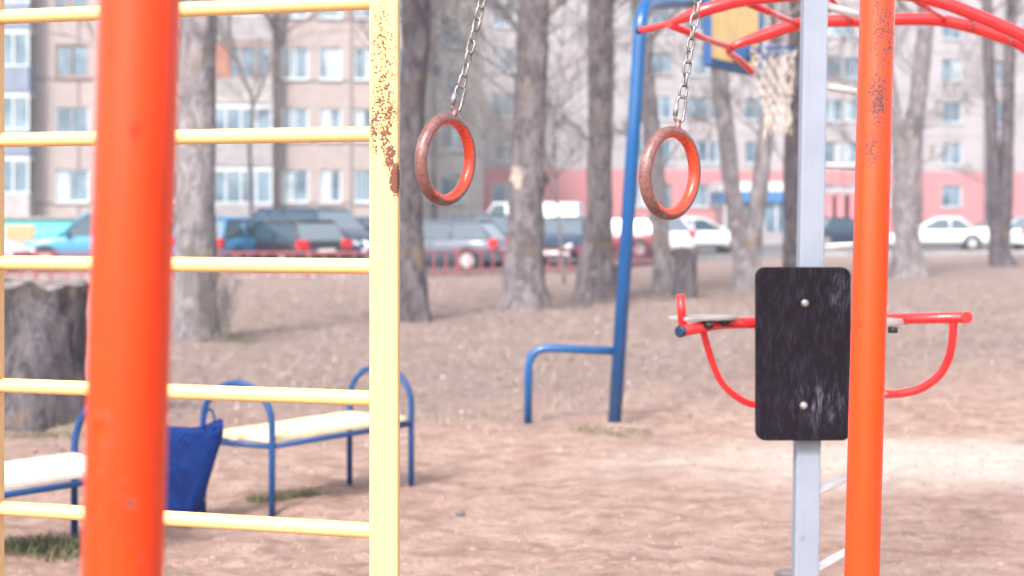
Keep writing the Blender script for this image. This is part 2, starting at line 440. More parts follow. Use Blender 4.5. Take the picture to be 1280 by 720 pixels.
# right arm
arm = MB().tube(fillet([P(1008, 408, 4.44), P(1100, 399, 4.52), P(1209, 397, 4.25)], .04), .0160, 22).build('arm', M['red'], ex)
MB().tube([P(1206, 397, 4.26), P(1209.5, 397, 4.245)], .0172, 20).build('end_cap', M['red'], arm)
pad(P(1048, 409, 4.38), P(1128, 404, 4.50), .12, .02, 'arm_pad')
c = P(1116, 412, 4.42); MB().tube([c+Vector((0, 0, .008)), c+Vector((0, 0, -.010))], .0150, 14).build('pad_bolt', M['black'], ex)
MB().tube(spline([P(1192, 402, 4.30), P(1190, 430, 4.31), P(1184, 452, 4.33), P(1172, 471, 4.35), P(1150, 486, 4.38), P(1125, 492, 4.41), P(1102, 493, 4.45), P(1010, 497, 4.47)]), .0125, 16).build('arm_brace', M['red'], ex)

# ------------------------------------------------------------------ red arched overhead ladder
dA = 5.0; dBk = 5.7
ar = thing('overhead_ladder', P(1420, 270+1.5*F/5.3, 5.3), 'red arched overhead ladder of pipes running behind the grey and orange posts', 'climbing ladder')
ra = spline([P(800, 38, dA+.1), P(835, 30, dA+.05), P(880, 13, dA), P(930, 0, dA), P(1000, -7, dA), P(1080, -10, dA), P(1140, -6, dA), P(1180, 4, dA), P(1215, 17, dA), P(1250, 32, dA), P(1290, 54, dA), P(1350, 120, dA), P(1390, 260, dA), P(1400, 500, dA), P(1400, 270+1.5*F/dA, dA)], 6)
def rad(p, lo, hi, x0, x1):
    px = CX+p.x*F/p.y; t_ = min(1, max(0, (px-x0)/(x1-x0))); return lo+(hi-lo)*t_
MB().tube(ra, [rad(p, .0115, .0230, 838, 868) for p in ra], 20).build('rail', M['red'], ar)
cp = MB().tube([P(802, 37.5, dA+.1), P(797, 38.5, dA+.11)], .0135, 16).build('end_cap', M['navycap'], ar)
rb = spline([P(940, 90, dBk+.25), P(926, 76, dBk+.15), P(912, 61, dBk), P(955, 44, dBk), P(1000, 30, dBk), P(1040, 26.5, dBk), P(1090, 25.5, dBk), P(1150, 24, dBk), P(1190, 28, dBk), P(1240, 42, dBk), P(1290, 66, dBk), P(1340, 140, dBk), P(1370, 260, dBk), P(1378, 480, dBk), P(1378, 270+1.5*F/dBk, dBk)], 6)
r0 = [rad(p, .0125, .0245, 905, 950) for p in rb]
for i in range(12): r0[i] = .0135
MB().tube(rb, r0, 20).build('rail', M['red'], ar)
for (p, q) in (((835, 31, dA), (914, 60, dBk)), ((932, 3, dA), (998, 30, dBk)), ((1030, -8, dA), (1064, 27, dBk)), ((1138, -4, dA), (1182, 24, dBk)), ((1212, 15, dA), (1216, 34, dBk)), ((1262, 38, dA), (1266, 52, dBk))):
    MB().tube([P(*p), P(*q)], .0125, 16).build('rung', M['red'], ar)
MB().tube([P(1035, -8, 5.0), P(1036, 15, 5.0)], .010, 14).build('hook', M['red'], ar)
MB().tube([P(1040, 4, 4.98), P(1040, 14, 4.98)], .012, 14).build('end_cap', M['navycap'], ar)

# ------------------------------------------------------------------ blue basketball stand
dp = CH*F/(527-270)
bs = thing('basketball_stand', P(768, 527, dp), 'blue bent pipe basketball stand with yellow backboard and cream net', 'basketball hoop')
bluem = paint('blue_pole_paint', (.001, .080, .25), .34, [((0.0, 0, .12), (5, 5, 5), .42), ((.03, 0, .5), (8, 8, 2), .12)], chip_col=(.10, .07, .05), scale=60, dirt=.12, coat=.3)
bl, br_ = P(884, 78, 11.5), P(948, 93, 12.46)
bdir = Vector((br_.x-bl.x, br_.y-bl.y, 0)); bw = bdir.length; bdir.normalize(); nrm = Vector((bdir.y, -bdir.x, 0))
bz0 = 2.745; bh = .95; mid = Vector((bl.x, bl.y, 0))+bdir*bw/2
armz = Z(4, dp)
path = fillet([P(768, 531, dp), P(797, 90, dp), P(802, 4, dp), P(866, 3, 12.0), mid-nrm*.06+Vector((0, 0, Z(3, 12.0)))], .28, 8)
MB().tube(path, .050, 24).build('pole', bluem, bs)
MB().tube(fillet([P(660, 529, dp+.02), P(661, 434, dp+.02), P(768, 439, dp)], .16, 8), .030, 20).build('low_bar', M['blue'], bs)
M['board_yellow'] = simple('yellow_board_paint', (.80, .55, .22), .55, .08, 5, bump=.15)
bb = MB()
for k in range(3):
    w = bw/3; c = mid+bdir*(w*(k-1))+Vector((0, 0, bz0+bh/2)); bb.beam(c-bdir*(w/2-.008), c+bdir*(w/2-.008), .03, bh-.08)
bbo = bb.build('backboard', M['board_yellow'], bs)
f2 = MB()
for (p, q) in (((-bw/2, 0), (bw/2, 0)), ((-bw/2, bh), (bw/2, bh)), ((-bw/2, -.025), (-bw/2, bh+.025)), ((bw/2, -.025), (bw/2, bh+.025))):
    f2.beam(mid+bdir*p[0]+Vector((0, 0, bz0+p[1])), mid+bdir*q[0]+Vector((0, 0, bz0+q[1])), .062, .062)
M['board_frame'] = paint('blue_frame_paint', (.012, .075, .22), .5)
f2.build('frame', M['board_frame'], bbo)
rimc = mid+nrm*.34+Vector((0, 0, 2.875)); rr = .2
rim = MB()
rim.tube([rimc+Vector((rr*math.cos(2*math.pi*i/32), rr*math.sin(2*math.pi*i/32), 0)) for i in range(32)], .012, 10, closed=True)
rim.box(mid+nrm*.07+Vector((0, 0, 2.87)), (.14, .14, .14)); rim.tube([mid+nrm*.1+bdir*.06+Vector((0, 0, 2.80)), rimc+bdir*.17+Vector((0,0,-.005))], .01, 8); rim.tube([mid+nrm*.1-bdir*.06+Vector((0, 0, 2.80)), rimc-bdir*.17+Vector((0,0,-.005))], .01, 8)
ro = rim.build('rim', M['board_frame'], bs)
net = MB(); NS = 12; LV = 8
rnd = random.Random(4)
def npnt(i, j):
    a = 2*math.pi*(i+.5*(j % 2))/NS; q = j/LV; r_ = rr*(1-.48*min(1, q*1.25)); zz = -q*.64+rnd.uniform(-.03, .03)*q; r_ *= rnd.uniform(.88, 1.12)
    return rimc+Vector((r_*math.cos(a)+.05*q, r_*math.sin(a), zz))
grid = [[npnt(i, j) for i in range(NS)] for j in range(LV+1)]
for j in range(LV):
    for i in range(NS):
        p = grid[j][i]
        for kk in ((0, -1) if j % 2 == 0 else (0, 1)): net.tube([p, (p+grid[j+1][(i+kk) % NS])/2+Vector((rnd.uniform(-.012,.012), rnd.uniform(-.012,.012), -.008)), grid[j+1][(i+kk) % NS]], .0036, 5)
for i in range(0, NS): net.tube([grid[LV][i], grid[LV][i]+Vector((rnd.uniform(-.01, .01), 0, -rnd.uniform(.02, .08)))], .007, 5)
net.build('net', M['net'], ro)

# ------------------------------------------------------------------ benches
M['seat'] = None
t = NT('cream_board'); n = t.noise(14, 5, .7, vec=t.mapping(scale=(1, 1, 1)))
t.col(t.mix(t.rng(t.noise(30, 5, .7), .6, .72, 0, .35), t.mix(t.rng(n, .3, .7), (.74, .60, .34), (.84, .72, .46)), (.45, .36, .24))); t.rough(.5); t.bump(t.noise(50, 3), .15, .003); M['seat'] = t.m
t = NT('pale_board'); n = t.noise(14, 5, .7)
t.col(t.mix(t.rng(n, .3, .7), (.58, .52, .45), (.70, .64, .56))); t.rough(.5); t.bump(t.noise(50, 3), .15, .003); M['seat2'] = t.m
def bench(l1, l2, r1, r2, zs, ztop, label, seatm, tr=.0165):
    l1, l2, r1, r2 = [Vector((p.x, p.y, 0)) for p in (l1, l2, r1, r2)]
    o = thing('bench', (l1+l2+r1+r2)/4, label, 'bench', 'blue metal benches with flat board seats')
    up = Vector((0, 0, 1))
    for (p, q) in ((l1, l2), (r1, r2)):
        w = (q-p).length/2; pts = [p-up*.05]
        c = (p+q)/2; h = ztop-w*.95
        pts.append(p+up*h*.6)
        for i in range(15):
            a = math.pi*(1-i/14); pts.append(c+(q-p).normalized()*w*math.cos(a)+up*(h+w*.95*math.sin(a)))
        pts.append(q+up*h*.6); pts.append(q-up*.05)
        MB().tube(pts, tr, 16).build('end_hoop', M['bench_blue'], o)
        MB().tube([p+up*(zs-.045), q+up*(zs-.045)], tr*.85, 12).build('cross_rail', M['bench_blue'], o)
    for (p, q) in ((l1, r1), (l2, r2)):
        MB().tube([p+up*(zs-.045), q+up*(zs-.045)], tr*.85, 12).build('side_rail', M['bench_blue'], o)
    e = ((r1+r2)/2-(l1+l2)/2).normalized()
    a, b = (l1+l2)/2+e*.02, (r1+r2)/2-e*.02; w = (l2-l1).length-.02
    s = (l2-l1).normalized()
    for k in (-.5, .5):
        off = s*(k*w/2)
        MB().beam(a+off+up*(zs-.012), b+off+up*(zs-.012), w/2-.006, .028).build('seat_board', seatm, o, bevel=.004)
    return o
bench(G(254, 636), G(340, 645), G(437, 600), G(514, 608), .392, .655, 'blue hooped bench with a cream yellow board seat, behind the yellow bars', M['seat'])
Rn = Vector((X(178, 6.4), 6.4, 0)); Rf = Vector((X(93, 6.72), 6.72, 0)); dv = Vector((-.67, -.73, 0)).normalized()*1.1
bench(Rf+dv, Rn+dv, Rf, Rn, .385, .64, 'blue hooped bench with a whitish board seat, cut by the left picture edge', M['seat2'])

# blue bag on the bench hoop
t = NT('blue_cloth'); w = t.noise(9, 5, .6, dist=1.2)
t.col(t.mix(t.rng(w, .35, .7), (.001, .014, .10), (.002, .028, .16))); t.rough(.75); t.b.inputs['Specular IOR Level'].default_value = .2; t.bump(t.math('ADD', w, t.math('MULTIPLY', t.noise(160, 2), .05)), .6, .03); M['bag'] = t.m
db = 6.93
bg = thing('bag', P(232, 636, db), 'dark blue cloth bag hanging from the bench hoop beside the orange post', 'bag')
m = MB(); rows = []; NB = 48
for j in range(15):
    q = j/14; py = 640-q*110
    xl = 184+ (1-q)*6; xr = 252+27*min(1, q*1.15)**1.2; 
    c = P((xl+xr)/2, py, db); hw = (xr-xl)/2*db/F; row = []
    for i in range(NB):
        a = 2*math.pi*i/NB; fold = 1+.05*math.sin(5*a+q*3)+.03*math.sin(11*a-2*q)
        zz = c.z+(.018*math.sin(a*2+1)+.012*math.sin(3*a))*q**3-.012*abs(math.cos(a))**4*q
        row.append(Vector((c.x+hw*math.copysign(abs(math.cos(a))**.7, math.cos(a))*(1 if q > .1 else .96), db+.055*math.copysign(abs(math.sin(a))**.8, math.sin(a))*fold*(.9+.3*q), zz)))
    rows.append(row)
for q in (.9, .8):   # inner wall down from the rim
    rows.append([Vector((rows[14][0].x*0+(p.x-P(231,530,db).x)*.95+P(231,530,db).x, db+(p.y-db)*.85, p.z-(1-q)*.4)) for p in rows[14]])
vs = [p for r_ in rows for p in r_]; fs = []
for j in range(len(rows)-1):
    for i in range(NB): fs.append((j*NB+i, j*NB+(i+1) % NB, (j+1)*NB+(i+1) % NB, (j+1)*NB+i))
m.add(vs, fs+[tuple(reversed(range(NB))), tuple((len(rows)-1)*NB+i for i in range(NB))], True); m.build('sack', M['bag'], bg)
MB().tube(spline([P(254, 536, db+.03), P(257, 520, 7.06), P(262, 511, 7.16), P(268, 521, 7.10), P(266, 536, db+.03)]), .006, 8).build('strap', M['bag'], bg)
# crumpled white paper by the bench leg
pp = MB(); rnd = random.Random(3); c = G(247, 640)
for i in range(9):
    a = rnd.uniform(0, 6.28); u = Vector((math.cos(a), math.sin(a)*.6, rnd.uniform(-.4, .8)))*.026; v = Vector((rnd.uniform(-1, 1), rnd.uniform(-1, 1), rnd.uniform(-1, 1)))*.02
    p = c+Vector((rnd.uniform(-.02, .02), 0, .04+rnd.uniform(-.01, .04))); pp.add([p-u, p+v, p+u, p-v], [(0,1,2,3)])
tag(pp.build('paper_scrap', M['plate'], loc=c), 'crumpled white paper scrap on the sand by the blue bag', 'litter')

# ------------------------------------------------------------------ trees
def bark(name, c1, c2, c3):
    t = NT(name)
    mv = t.mapping(scale=(1, 1, .42))
    v = t.noise(7, 8, .75, vec=mv, dist=1.2); v2 = t.noise(2.2, 5, .6, vec=t.mapping(scale=(1, 1, .5)))
    c = t.mix(t.rng(v, .40, .60), c1, c2); c = t.mix(t.rng(v2, .52, .68, 0, .75), c, c3)
    c = t.mix(t.rng(t.noise(34, 4, .7, vec=mv), .58, .72, 0, .7), c, tuple(q*.35 for q in c1))
    c = t.mix(t.rng(t.noise(1.7, 6, .6, vec=t.mapping(loc=(5, 5, 5))), .60, .72, 0, .6), c, (.32, .22, .12))
    t.col(c); t.rough(.95); t.b.inputs['Specular IOR Level'].default_value = .2
    t.bump(t.math('ADD', v, t.math('MULTIPLY', t.noise(34, 4, .7, vec=mv), .4)), 1.0, .09)
    return t.m
M['bark'] = bark('grey_bark', (.135, .115, .125), (.345, .30, .31), (.185, .15, .155))
M['bark_light'] = bark('pale_bark', (.19, .17, .18), (.43, .385, .395), (.27, .23, .235))
M['bark_dark'] = bark('dark_bark', (.075, .064, .075), (.21, .18, .195), (.10, .085, .095))
M['twig'] = simple('twig_bark', (.19, .165, .16), .95, .2, 8)
def trunk_mb(pts, rads, seed, n=22, flare=.5, bumpy=.09):
    pts2 = spline(pts, 7); N = len(pts2); K = len(pts)-1; rs = []
    for i in range(N):
        q = i/(N-1)*K; k = min(int(q), K-1); rs.append(rads[k]+(rads[k+1]-rads[k])*(q-k))
    z0 = pts2[0].z
    def wob(i, a, p):
        u = Vector((math.cos(a)*1.6, math.sin(a)*1.6, p.z*1.5+seed*7.3))
        w = 1+bumpy*2*noise.noise(u)+bumpy*noise.noise(u*2.7)+.05*math.sin(a*5+seed)*math.exp(-(p.z-z0)*1.2)
        w += flare*math.exp(-max(0, p.z-z0)/.28)*(.55+.45*math.sin(a*4+seed*2))
        return w
    return MB().tube(pts2, rs, n, wob=wob)
def grow(mb, p, d, L, r, depth, rnd, droop=0, n=6):
    pts = [p]; rs = [r]; dd = d.normalized(); seg = 6
    for i in range(seg):
        dd = (dd+Vector((rnd.uniform(-1, 1), rnd.uniform(-1, 1), rnd.uniform(-.7, 1)-droop))*.17).normalized()
        pts.append(pts[-1]+dd*L/seg); rs.append(max(.004, r*(1-.8*(i+1)/seg)))
        if depth > 0 and i >= 1:
            for _ in range(2 if rnd.random() < .55 else 1):
                s = Vector((rnd.uniform(-1, 1), rnd.uniform(-1, 1), rnd.uniform(-.2, .9))).normalized()
                grow(mb, pts[-1], (dd*.8+s*.8), L*rnd.uniform(.38, .6), rs[-1]*.6, depth-1, rnd, droop, 4)
    mb.tube(pts, rs, n, cap=False)
def bare_tree(base, stems, mat, label, seed, twigs=10, name='bare_tree', tmin=2.3, tmax=8, twiglen=1.6):
    """stems: list of lists of (px, py, d, radius); extended above the frame"""
    rnd = random.Random(seed)
    o = thing(name, base, label, 'tree', 'bare grey trees on the lawn')
    limbs = MB()
    for si, st in enumerate(stems):
        pts = [P(a, b, d) for a, b, d, r_ in st]; rads = [r_ for *_, r_ in st]
        if si == 0: pts[0].z = -.15
        dirn = (pts[-1]-pts[-2]).normalized(); e = pts[-1]
        topz_ = 9+rnd.uniform(0, 2)
        e2 = e+dirn*((topz_-e.z)*.5)+Vector((rnd.uniform(-.2, .2), rnd.uniform(-.2, .2), 0)); e3 = e2+Vector((rnd.uniform(-.4, .4), rnd.uniform(-.4, .4), (topz_-e.z)*.6))
        pts += [e2, e3]; rads += [rads[-1]*.72, rads[-1]*.35]
        trunk_mb(pts, rads, seed+si, flare=.5 if si == 0 else 0).build('trunk' if si == 0 else 'side_trunk', mat, o)
        sp = spline(pts, 6)
        for k in range(9):                      # big limbs above the picture
            p = sp[int(len(sp)*(.62+.04*k)) if int(len(sp)*(.62+.04*k)) < len(sp) else -1]
            an = rnd.uniform(0, 6.28); grow(limbs, p, Vector((math.cos(an), math.sin(an), .8)), rnd.uniform(2, 3.4), .06, 2, rnd)
        for k in range(twigs):                  # thin shoots lower on the trunk
            zt = rnd.uniform(tmin, tmax)
            p = min(sp, key=lambda q: abs(q.z-zt)); an = rnd.uniform(0, 6.28)
            grow(limbs, p, Vector((math.cos(an), math.sin(an)*.6, rnd.uniform(.1, 1.2))), twiglen*rnd.uniform(.6, 1.5), rnd.uniform(.012, .024), 2, rnd, .1)
    limbs.build('branches', M['twig'], o)
    return o
def gpt(px, d): return Vector((X(px, d), d, 0))
D = CH*F
d = 17.2
bare_tree(gpt(246, d), [[(247, 425, d, .29), (246, 380, d, .25), (245, 250, d, .235), (247, 120, d, .225), (247, 20, d, .215)]], M['bark_light'], 'pale thick tree trunk just right of the near orange post', 11, 8)
# sprouts at its base
d = 20.5
bare_tree(gpt(517, d), [[(519, 400, d, .24), (516, 360, d, .20), (513, 250, d, .165), (514, 150, d, .185), (519, 60, d, .20), (520, 0, d, .20)]], M['bark_dark'], 'dark tree trunk close against the chipped yellow post', 12, 12)
d = 22.2
t3 = bare_tree(gpt(655, d), [[(655, 392, d, .42), (655, 360, d, .31), (656, 300, d, .285), (658, 240, d, .29), (660, 170, d, .255), (665, 80, d, .25), (667, 0, d, .24)]], M['bark'], 'broad tree trunk with a flared foot and pale scar, between the two rings', 13, 16)
c = P(646, 222, d-.27); m = MB(); rnd = random.Random(9); pl = []
for i in range(16):
    a = 2*math.pi*i/16; r_ = 1+.25*rnd.uniform(-1, 1); pl.append(c+Vector((.10*r_*math.cos(a), 0, .19*r_*math.sin(a))))
M['scar'] = simple('bare_wood', (.40, .33, .28), .9, .2, 9, bump=.4)
m.prism(pl, (0, .12, 0)); m.build('scar', M['scar'], t3, bevel=.02)
m = MB(); m.tube([P(672, 250, d-.1), P(674, 225, d-.12), P(672, 190, d-.1)], [.02, .16, .03], 14, wob=lambda i, a, p: 1+.3*noise.noise(Vector((math.cos(a)*2, math.sin(a)*2, p.z*5)))); m.build('burl', M['bark_dark'], t3)
d = 26.0
bare_tree(gpt(744, d), [[(743, 374, d, .33), (743, 340, d, .30), (748, 280, d, .24), (750, 200, d, .225), (751, 100, d, .235), (751, 0, d, .235)]], M['bark'], 'grey tree trunk with lumpy foot just left of the blue pole', 14, 14)
d = 27.5
bare_tree(gpt(828, d), [[(829, 367, d, .20), (827, 320, d, .17), (823, 250, d, .17), (815, 160, d, .165), (806, 80, d, .15), (798, 0, d, .14)]], M['bark_light'], 'slender pale tree leaning left behind the right gym ring', 15, 10)
d = 29.0
bare_tree(gpt(930, d), [[(932, 363, d, .24), (928, 320, d, .20), (916, 240, d, .18), (907, 160, d, .18), (900, 100, d, .17), (893, 0, d, .16)],
    [(938, 350, d, .18), (940, 310, d, .18), (949, 240, d, .17), (958, 160, d, .15), (966, 80, d, .14), (975, 0, d, .13)]], M['bark_light'], 'pale tree forking into a wide V left of the grey post', 16, 10)
d = 33.0
bare_tree(gpt(990, d), [[(991, 352, d, .24), (990, 300, d, .20), (990, 200, d, .19), (993, 100, d, .18), (996, 0, d, .17)]], M['bark_dark'], 'nearly black tree trunk just left of the grey post', 17, 8)
d = 35.0
bare_tree(gpt(1134, d), [[(1136, 346, d, .42), (1133, 300, d, .32), (1132, 240, d, .30), (1140, 180, d, .24), (1150, 100, d, .21), (1157, 30, d, .2), (1160, -20, d, .19)],
    [(1131, 260, d, .22), (1127, 210, d, .20), (1120, 150, d, .16), (1110, 90, d, .13), (1100, 20, d, .12)]], M['bark_light'], 'forked grey tree right beside the chipped orange post', 18, 10)
d = 43.0
bare_tree(gpt(1250, d), [[(1254, 332, d, .42), (1247, 300, d, .26), (1242, 220, d, .20), (1238, 120, d, .17), (1234, 20, d, .15)],
    [(1251, 310, d, .24), (1257, 240, d, .22), (1259, 180, d, .19), (1261, 100, d, .17), (1264, 20, d, .15)]], M['bark_dark'], 'twin stemmed dark tree at the right edge', 19, 8)
d = 52.0
bare_tree(gpt(313, d), [[(314, 321, d, .09), (314, 250, d, .085), (312, 180, d, .08), (316, 130, d, .075), (302, 92, d, .05), (292, 55, d, .03)],
    [(316, 132, d, .06), (328, 105, d, .045), (338, 80, d, .03)]], M['bark_dark'], 'thin young tree with Y fork in front of the balconies', 20, 10, twiglen=1.2)
for (px_, d_, s_, lb) in ((700, 31, 21, 'slim twiggy sapling between the broad trunk and the lumpy one'), (590, 40, 22, 'slim twiggy sapling behind the left gym ring')):
    rnd = random.Random(s_); o = thing('sapling', gpt(px_, d_), lb, 'tree')
    m = MB(); pts = [gpt(px_, d_)+Vector((.12*math.sin(i*.9+s_), .1*math.cos(i), i*1.05)) for i in range(9)]
    m.tube(spline(pts, 3), [max(.006, .035-.0014*i) for i in range(25)], 6); m.build('trunk', M['twig'], o)
    m = MB()
    for k in range(26):
        p = pts[2+k % 6]+Vector((0, 0, rnd.uniform(-.4, .4))); an = rnd.uniform(0, 6.28)
        grow(m, p, Vector((math.cos(an), math.sin(an), .6)), rnd.uniform(1.2, 2.2), .016, 2, rnd)
    m.build('branches', M['twig'], o)

# stumps
def stump(px, d, h, rx, label, mat, seed, flare=.35, holl=.07):
    o = thing('tree_stump', gpt(px, d), label, 'stump')
    c = gpt(px, d); N = 40; H = 12; vs = []; fs = []
    for j in range(H+1):
        q = j/H
        for i in range(N):
            a = 2*math.pi*i/N; u = Vector((math.cos(a)*1.5, math.sin(a)*1.5, q*1.6+seed))
            r_ = rx*(1+.22*noise.noise(u)+.13*noise.noise(u*3)+flare*math.exp(-q*6)*(.6+.4*math.sin(5*a+seed)))
            z = -.08+(h+.08)*q+(h*holl*noise.noise(Vector((math.cos(a)*2, math.sin(a)*2, seed*3))) if j == H else 0)
            vs.append(c+Vector((r_*math.cos(a), r_*math.sin(a), z)))
    for j in range(H):
        for i in range(N): fs.append((j*N+i, j*N+(i+1) % N, (j+1)*N+(i+1) % N, (j+1)*N+i))
    m = MB().add(vs, fs, True); m.build('bark', mat, o)
    m = MB(); ring = vs[-N:]; cc = sum(ring, Vector())/N; m.add([p-Vector((0, 0, .015)) for p in ring]+[(p+cc)/2+Vector((0, 0, .01*math.sin(i*3))) for i, p in enumerate(ring)]+[cc-Vector((0, 0, .03))],
        [(i, (i+1) % N, N+(i+1) % N, N+i) for i in range(N)]+[(N+i, N+(i+1) % N, 2*N) for i in range(N)]); m.build('cut_top', M['scar2'], o)
    return o
M['scar2'] = simple('weathered_wood', (.17, .15, .145), .9, .4, 7, bump=.5)
M['stump'] = bark('stump_bark', (.085, .075, .085), (.22, .195, .215), (.22, .19, .20))
stump(42, 10.3, 1.0, .36, 'big split weathered tree stump behind the whitish bench', M['stump'], 2.3)
stump(857, 26.3, .92, .22, 'knee high grey stump beside the slender leaning tree', M['stump'], 5.1, .2)
stump(758, 27.4, .55, .26, 'low dark rotten stump at the foot of the blue pole line', M['stump'], 8.4, .2)

# ------------------------------------------------------------------ ground cover
def inpath(x, y): return abs(x) < y*.40+1
t = NT('dry_leaf'); t.col(t.mix(t.rng(t.noise(1.5, 4), .3, .7), (.25, .18, .155), (.38, .285, .25))); t.rough(.9); M['leaf'] = t.m
t = NT('dry_grass'); t.col(t.mix(t.rng(t.noise(.7, 3), .35, .65), (.28, .225, .175), (.46, .365, .30))); t.rough(.9); M['drygrass'] = t.m
t = NT('green_grass'); t.col(t.mix(t.rng(t.noise(3, 3), .35, .65), (.09, .115, .04), (.24, .22, .12))); t.rough(.8); M['green'] = t.m
rnd = random.Random(21)
m = MB()
for i in range(15000):
    y = 8+24*rnd.random()**.8; x = rnd.uniform(-1, 1)*(y*.42+1)
    if rnd.random() > min(1, max(.04, (y-.55*x-8.0)/5)): continue
    s = rnd.uniform(.010, .024)*(1+y*.015); a = rnd.uniform(0, 6.28); u = Vector((math.cos(a), math.sin(a), rnd.uniform(-.3, .3)))*s; v = Vector((-math.sin(a), math.cos(a), rnd.uniform(-.5, .5)))*s*.6
    p = Vector((x, y, gz(x, y)+.012)); m.add([p-u, p+v+Vector((0,0,s*.4)), p+u, p-v], [(0,1,2,3)])
tag(m.build('leaf_litter', M['leaf']), 'scattered dry brown leaves over the lawn', 'leaf litter', kind='stuff')
m = MB()
for i in range(52000):
    y = 8.5+26*rnd.random()**.85; x = rnd.uniform(-1, 1)*(y*.42+1)
    k = noise.noise(Vector((x*.5, y*.5, 9)))
    if rnd.random() > min(1, max(.0, (y-.55*x-8.6)/4))*(.45+k): continue
    p = Vector((x, y, gz(x, y))); h = rnd.uniform(.03, .085); a = rnd.uniform(0, 6.28); l = Vector((math.cos(a), math.sin(a), 0)); w = Vector((-l.y, l.x, 0))*rnd.uniform(.003, .006)
    m.add([p-w, p+w, p+l*h*rnd.uniform(.3, 1.3)+Vector((0, 0, h))], [(0,1,2)])
tag(m.build('dry_grass', M['drygrass']), 'short dry brown grass on the lawn beyond the sand', 'grass', kind='stuff')
def tuft(c, rad, n, hmax, mat, label, seed, name='grass_tuft', flat=.6):
    rnd = random.Random(seed); m = MB()
    for i in range(n):
        a = rnd.uniform(0, 6.28); q = rad*math.sqrt(rnd.random()); x = c.x+q*math.cos(a); y = c.y+q*math.sin(a)*flat
        h = rnd.uniform(.3, 1)*hmax; b = rnd.uniform(0, 6.28); l = Vector((math.cos(b), math.sin(b), 0)); w = Vector((-l.y, l.x, 0))*rnd.uniform(.002, .0045)
        p = Vector((x, y, gz(x, y)-.005)); m.add([p-w, p+w, p+l*h*.5+w*.6+Vector((0,0,h*.6)), p+l*h*.5-w*.6+Vector((0,0,h*.6)), p+l*h*rnd.uniform(.7, 1.3)+Vector((0,0,h*.85))], [(0,1,2,3),(3,2,4)])
    return tag(m.build(name, mat), label, 'grass', kind='stuff')
tuft(G(356, 622), .20, 500, .07, M['green'], 'green grass tuft by the front leg of the cream bench', 1)
tuft(G(766, 538), .30, 300, .05, M['green'], 'green grass tuft at the foot of the blue pole', 2)
tuft(Vector((X(35, 6.25), 6.25, 0)), .36, 900, .08, M['green'], 'dark green grass clump on the dirt mound under the whitish bench', 3)
tuft(G(585, 520), .3, 300, .04, M['green'], 'faint green grass patch left of the low blue bar', 4)
tuft(Vector((X(60, 9.9), 9.9, 0)), .6, 900, .07, M['green'], 'green grass at the foot of the big split stump', 5)
tuft(Vector((X(285, 16.9), 16.9, 0)), .35, 400, .09, M['green'], 'green grass at the foot of the pale thick trunk', 6)
# brush of shoots at the pale trunk's foot
rnd = random.Random(31); m = MB(); c = Vector((X(272, 16.9), 16.9, 0))
for k in range(26):
    p = c+Vector((rnd.uniform(-.16, .12), rnd.uniform(-.1, .1), 0)); grow(m, p, Vector((rnd.uniform(-.35, .3), rnd.uniform(-.3, .3), 1)), rnd.uniform(.35, .8), .008, 1, rnd)
tag(m.build('root_shoots', M['twig'], loc=c), 'brown twiggy shoots at the foot of the pale thick trunk', 'shrub')
M['stone'] = simple('stone', (.13, .11, .11), .9, .3, 12, bump=.4)
M['clod'] = simple('earth_clod', (.33, .21, .175), .95, .2, 20, bump=.5)
def stone(c, r, mat, name, label, cat, seed, group=None):
    m = MB(); vs = []; fs = []; n = 10
    for j in range(7):
        for i in range(n):
            a = 2*math.pi*i/n; b = math.pi*j/6; u = Vector((math.sin(b)*math.cos(a), math.sin(b)*math.sin(a), math.cos(b))); q = r*(1+.35*noise.noise(u*1.6+Vector((seed, 0, 0))))
            vs.append(c+Vector((u.x*q*1.3, u.y*q, u.z*q*.6+r*.2)))
    for j in range(6):
        for i in range(n): fs.append((j*n+i, j*n+(i+1) % n, (j+1)*n+(i+1) % n, (j+1)*n+i))
    m.add(vs, fs, True); return tag(m.build(name, mat, loc=c), label, cat, group)
stone(G(575, 640)+Vector((0,0,-.01)), .022, M['stone'], 'stone', 'small dark stone alone on the sand right of the yellow post', 'stone', 1)
stone(G(983, 716)+Vector((0,0,-.01)), .035, M['stone'], 'stone', 'brown stone at the foot of the grey post, lower edge', 'stone', 2)
m = MB(); rnd = random.Random(8)
for i in range(5000):
    y = 4.8+6.5*rnd.random(); x = rnd.uniform(-1, 1)*(y*.4+.3); r_ = rnd.uniform(.003, .011)*(1 if rnd.random() < .9 else 1.8); p = Vector((x, y, gz(x, y)))
    a = [p+Vector((rnd.uniform(.6, 1.4)*r_*math.cos(k*1.57), rnd.uniform(.6, 1.4)*r_*math.sin(k*1.57), 0)) for k in range(4)]
    m.add(a+[p+Vector((0, 0, r_*rnd.uniform(.5, 1.0)))], [(0,1,4),(1,2,4),(2,3,4),(3,0,4)], True)
tag(m.build('earth_clods', M['clod']), 'small sand clods and pebbles strewn over the bare sand', 'pebbles', kind='stuff')

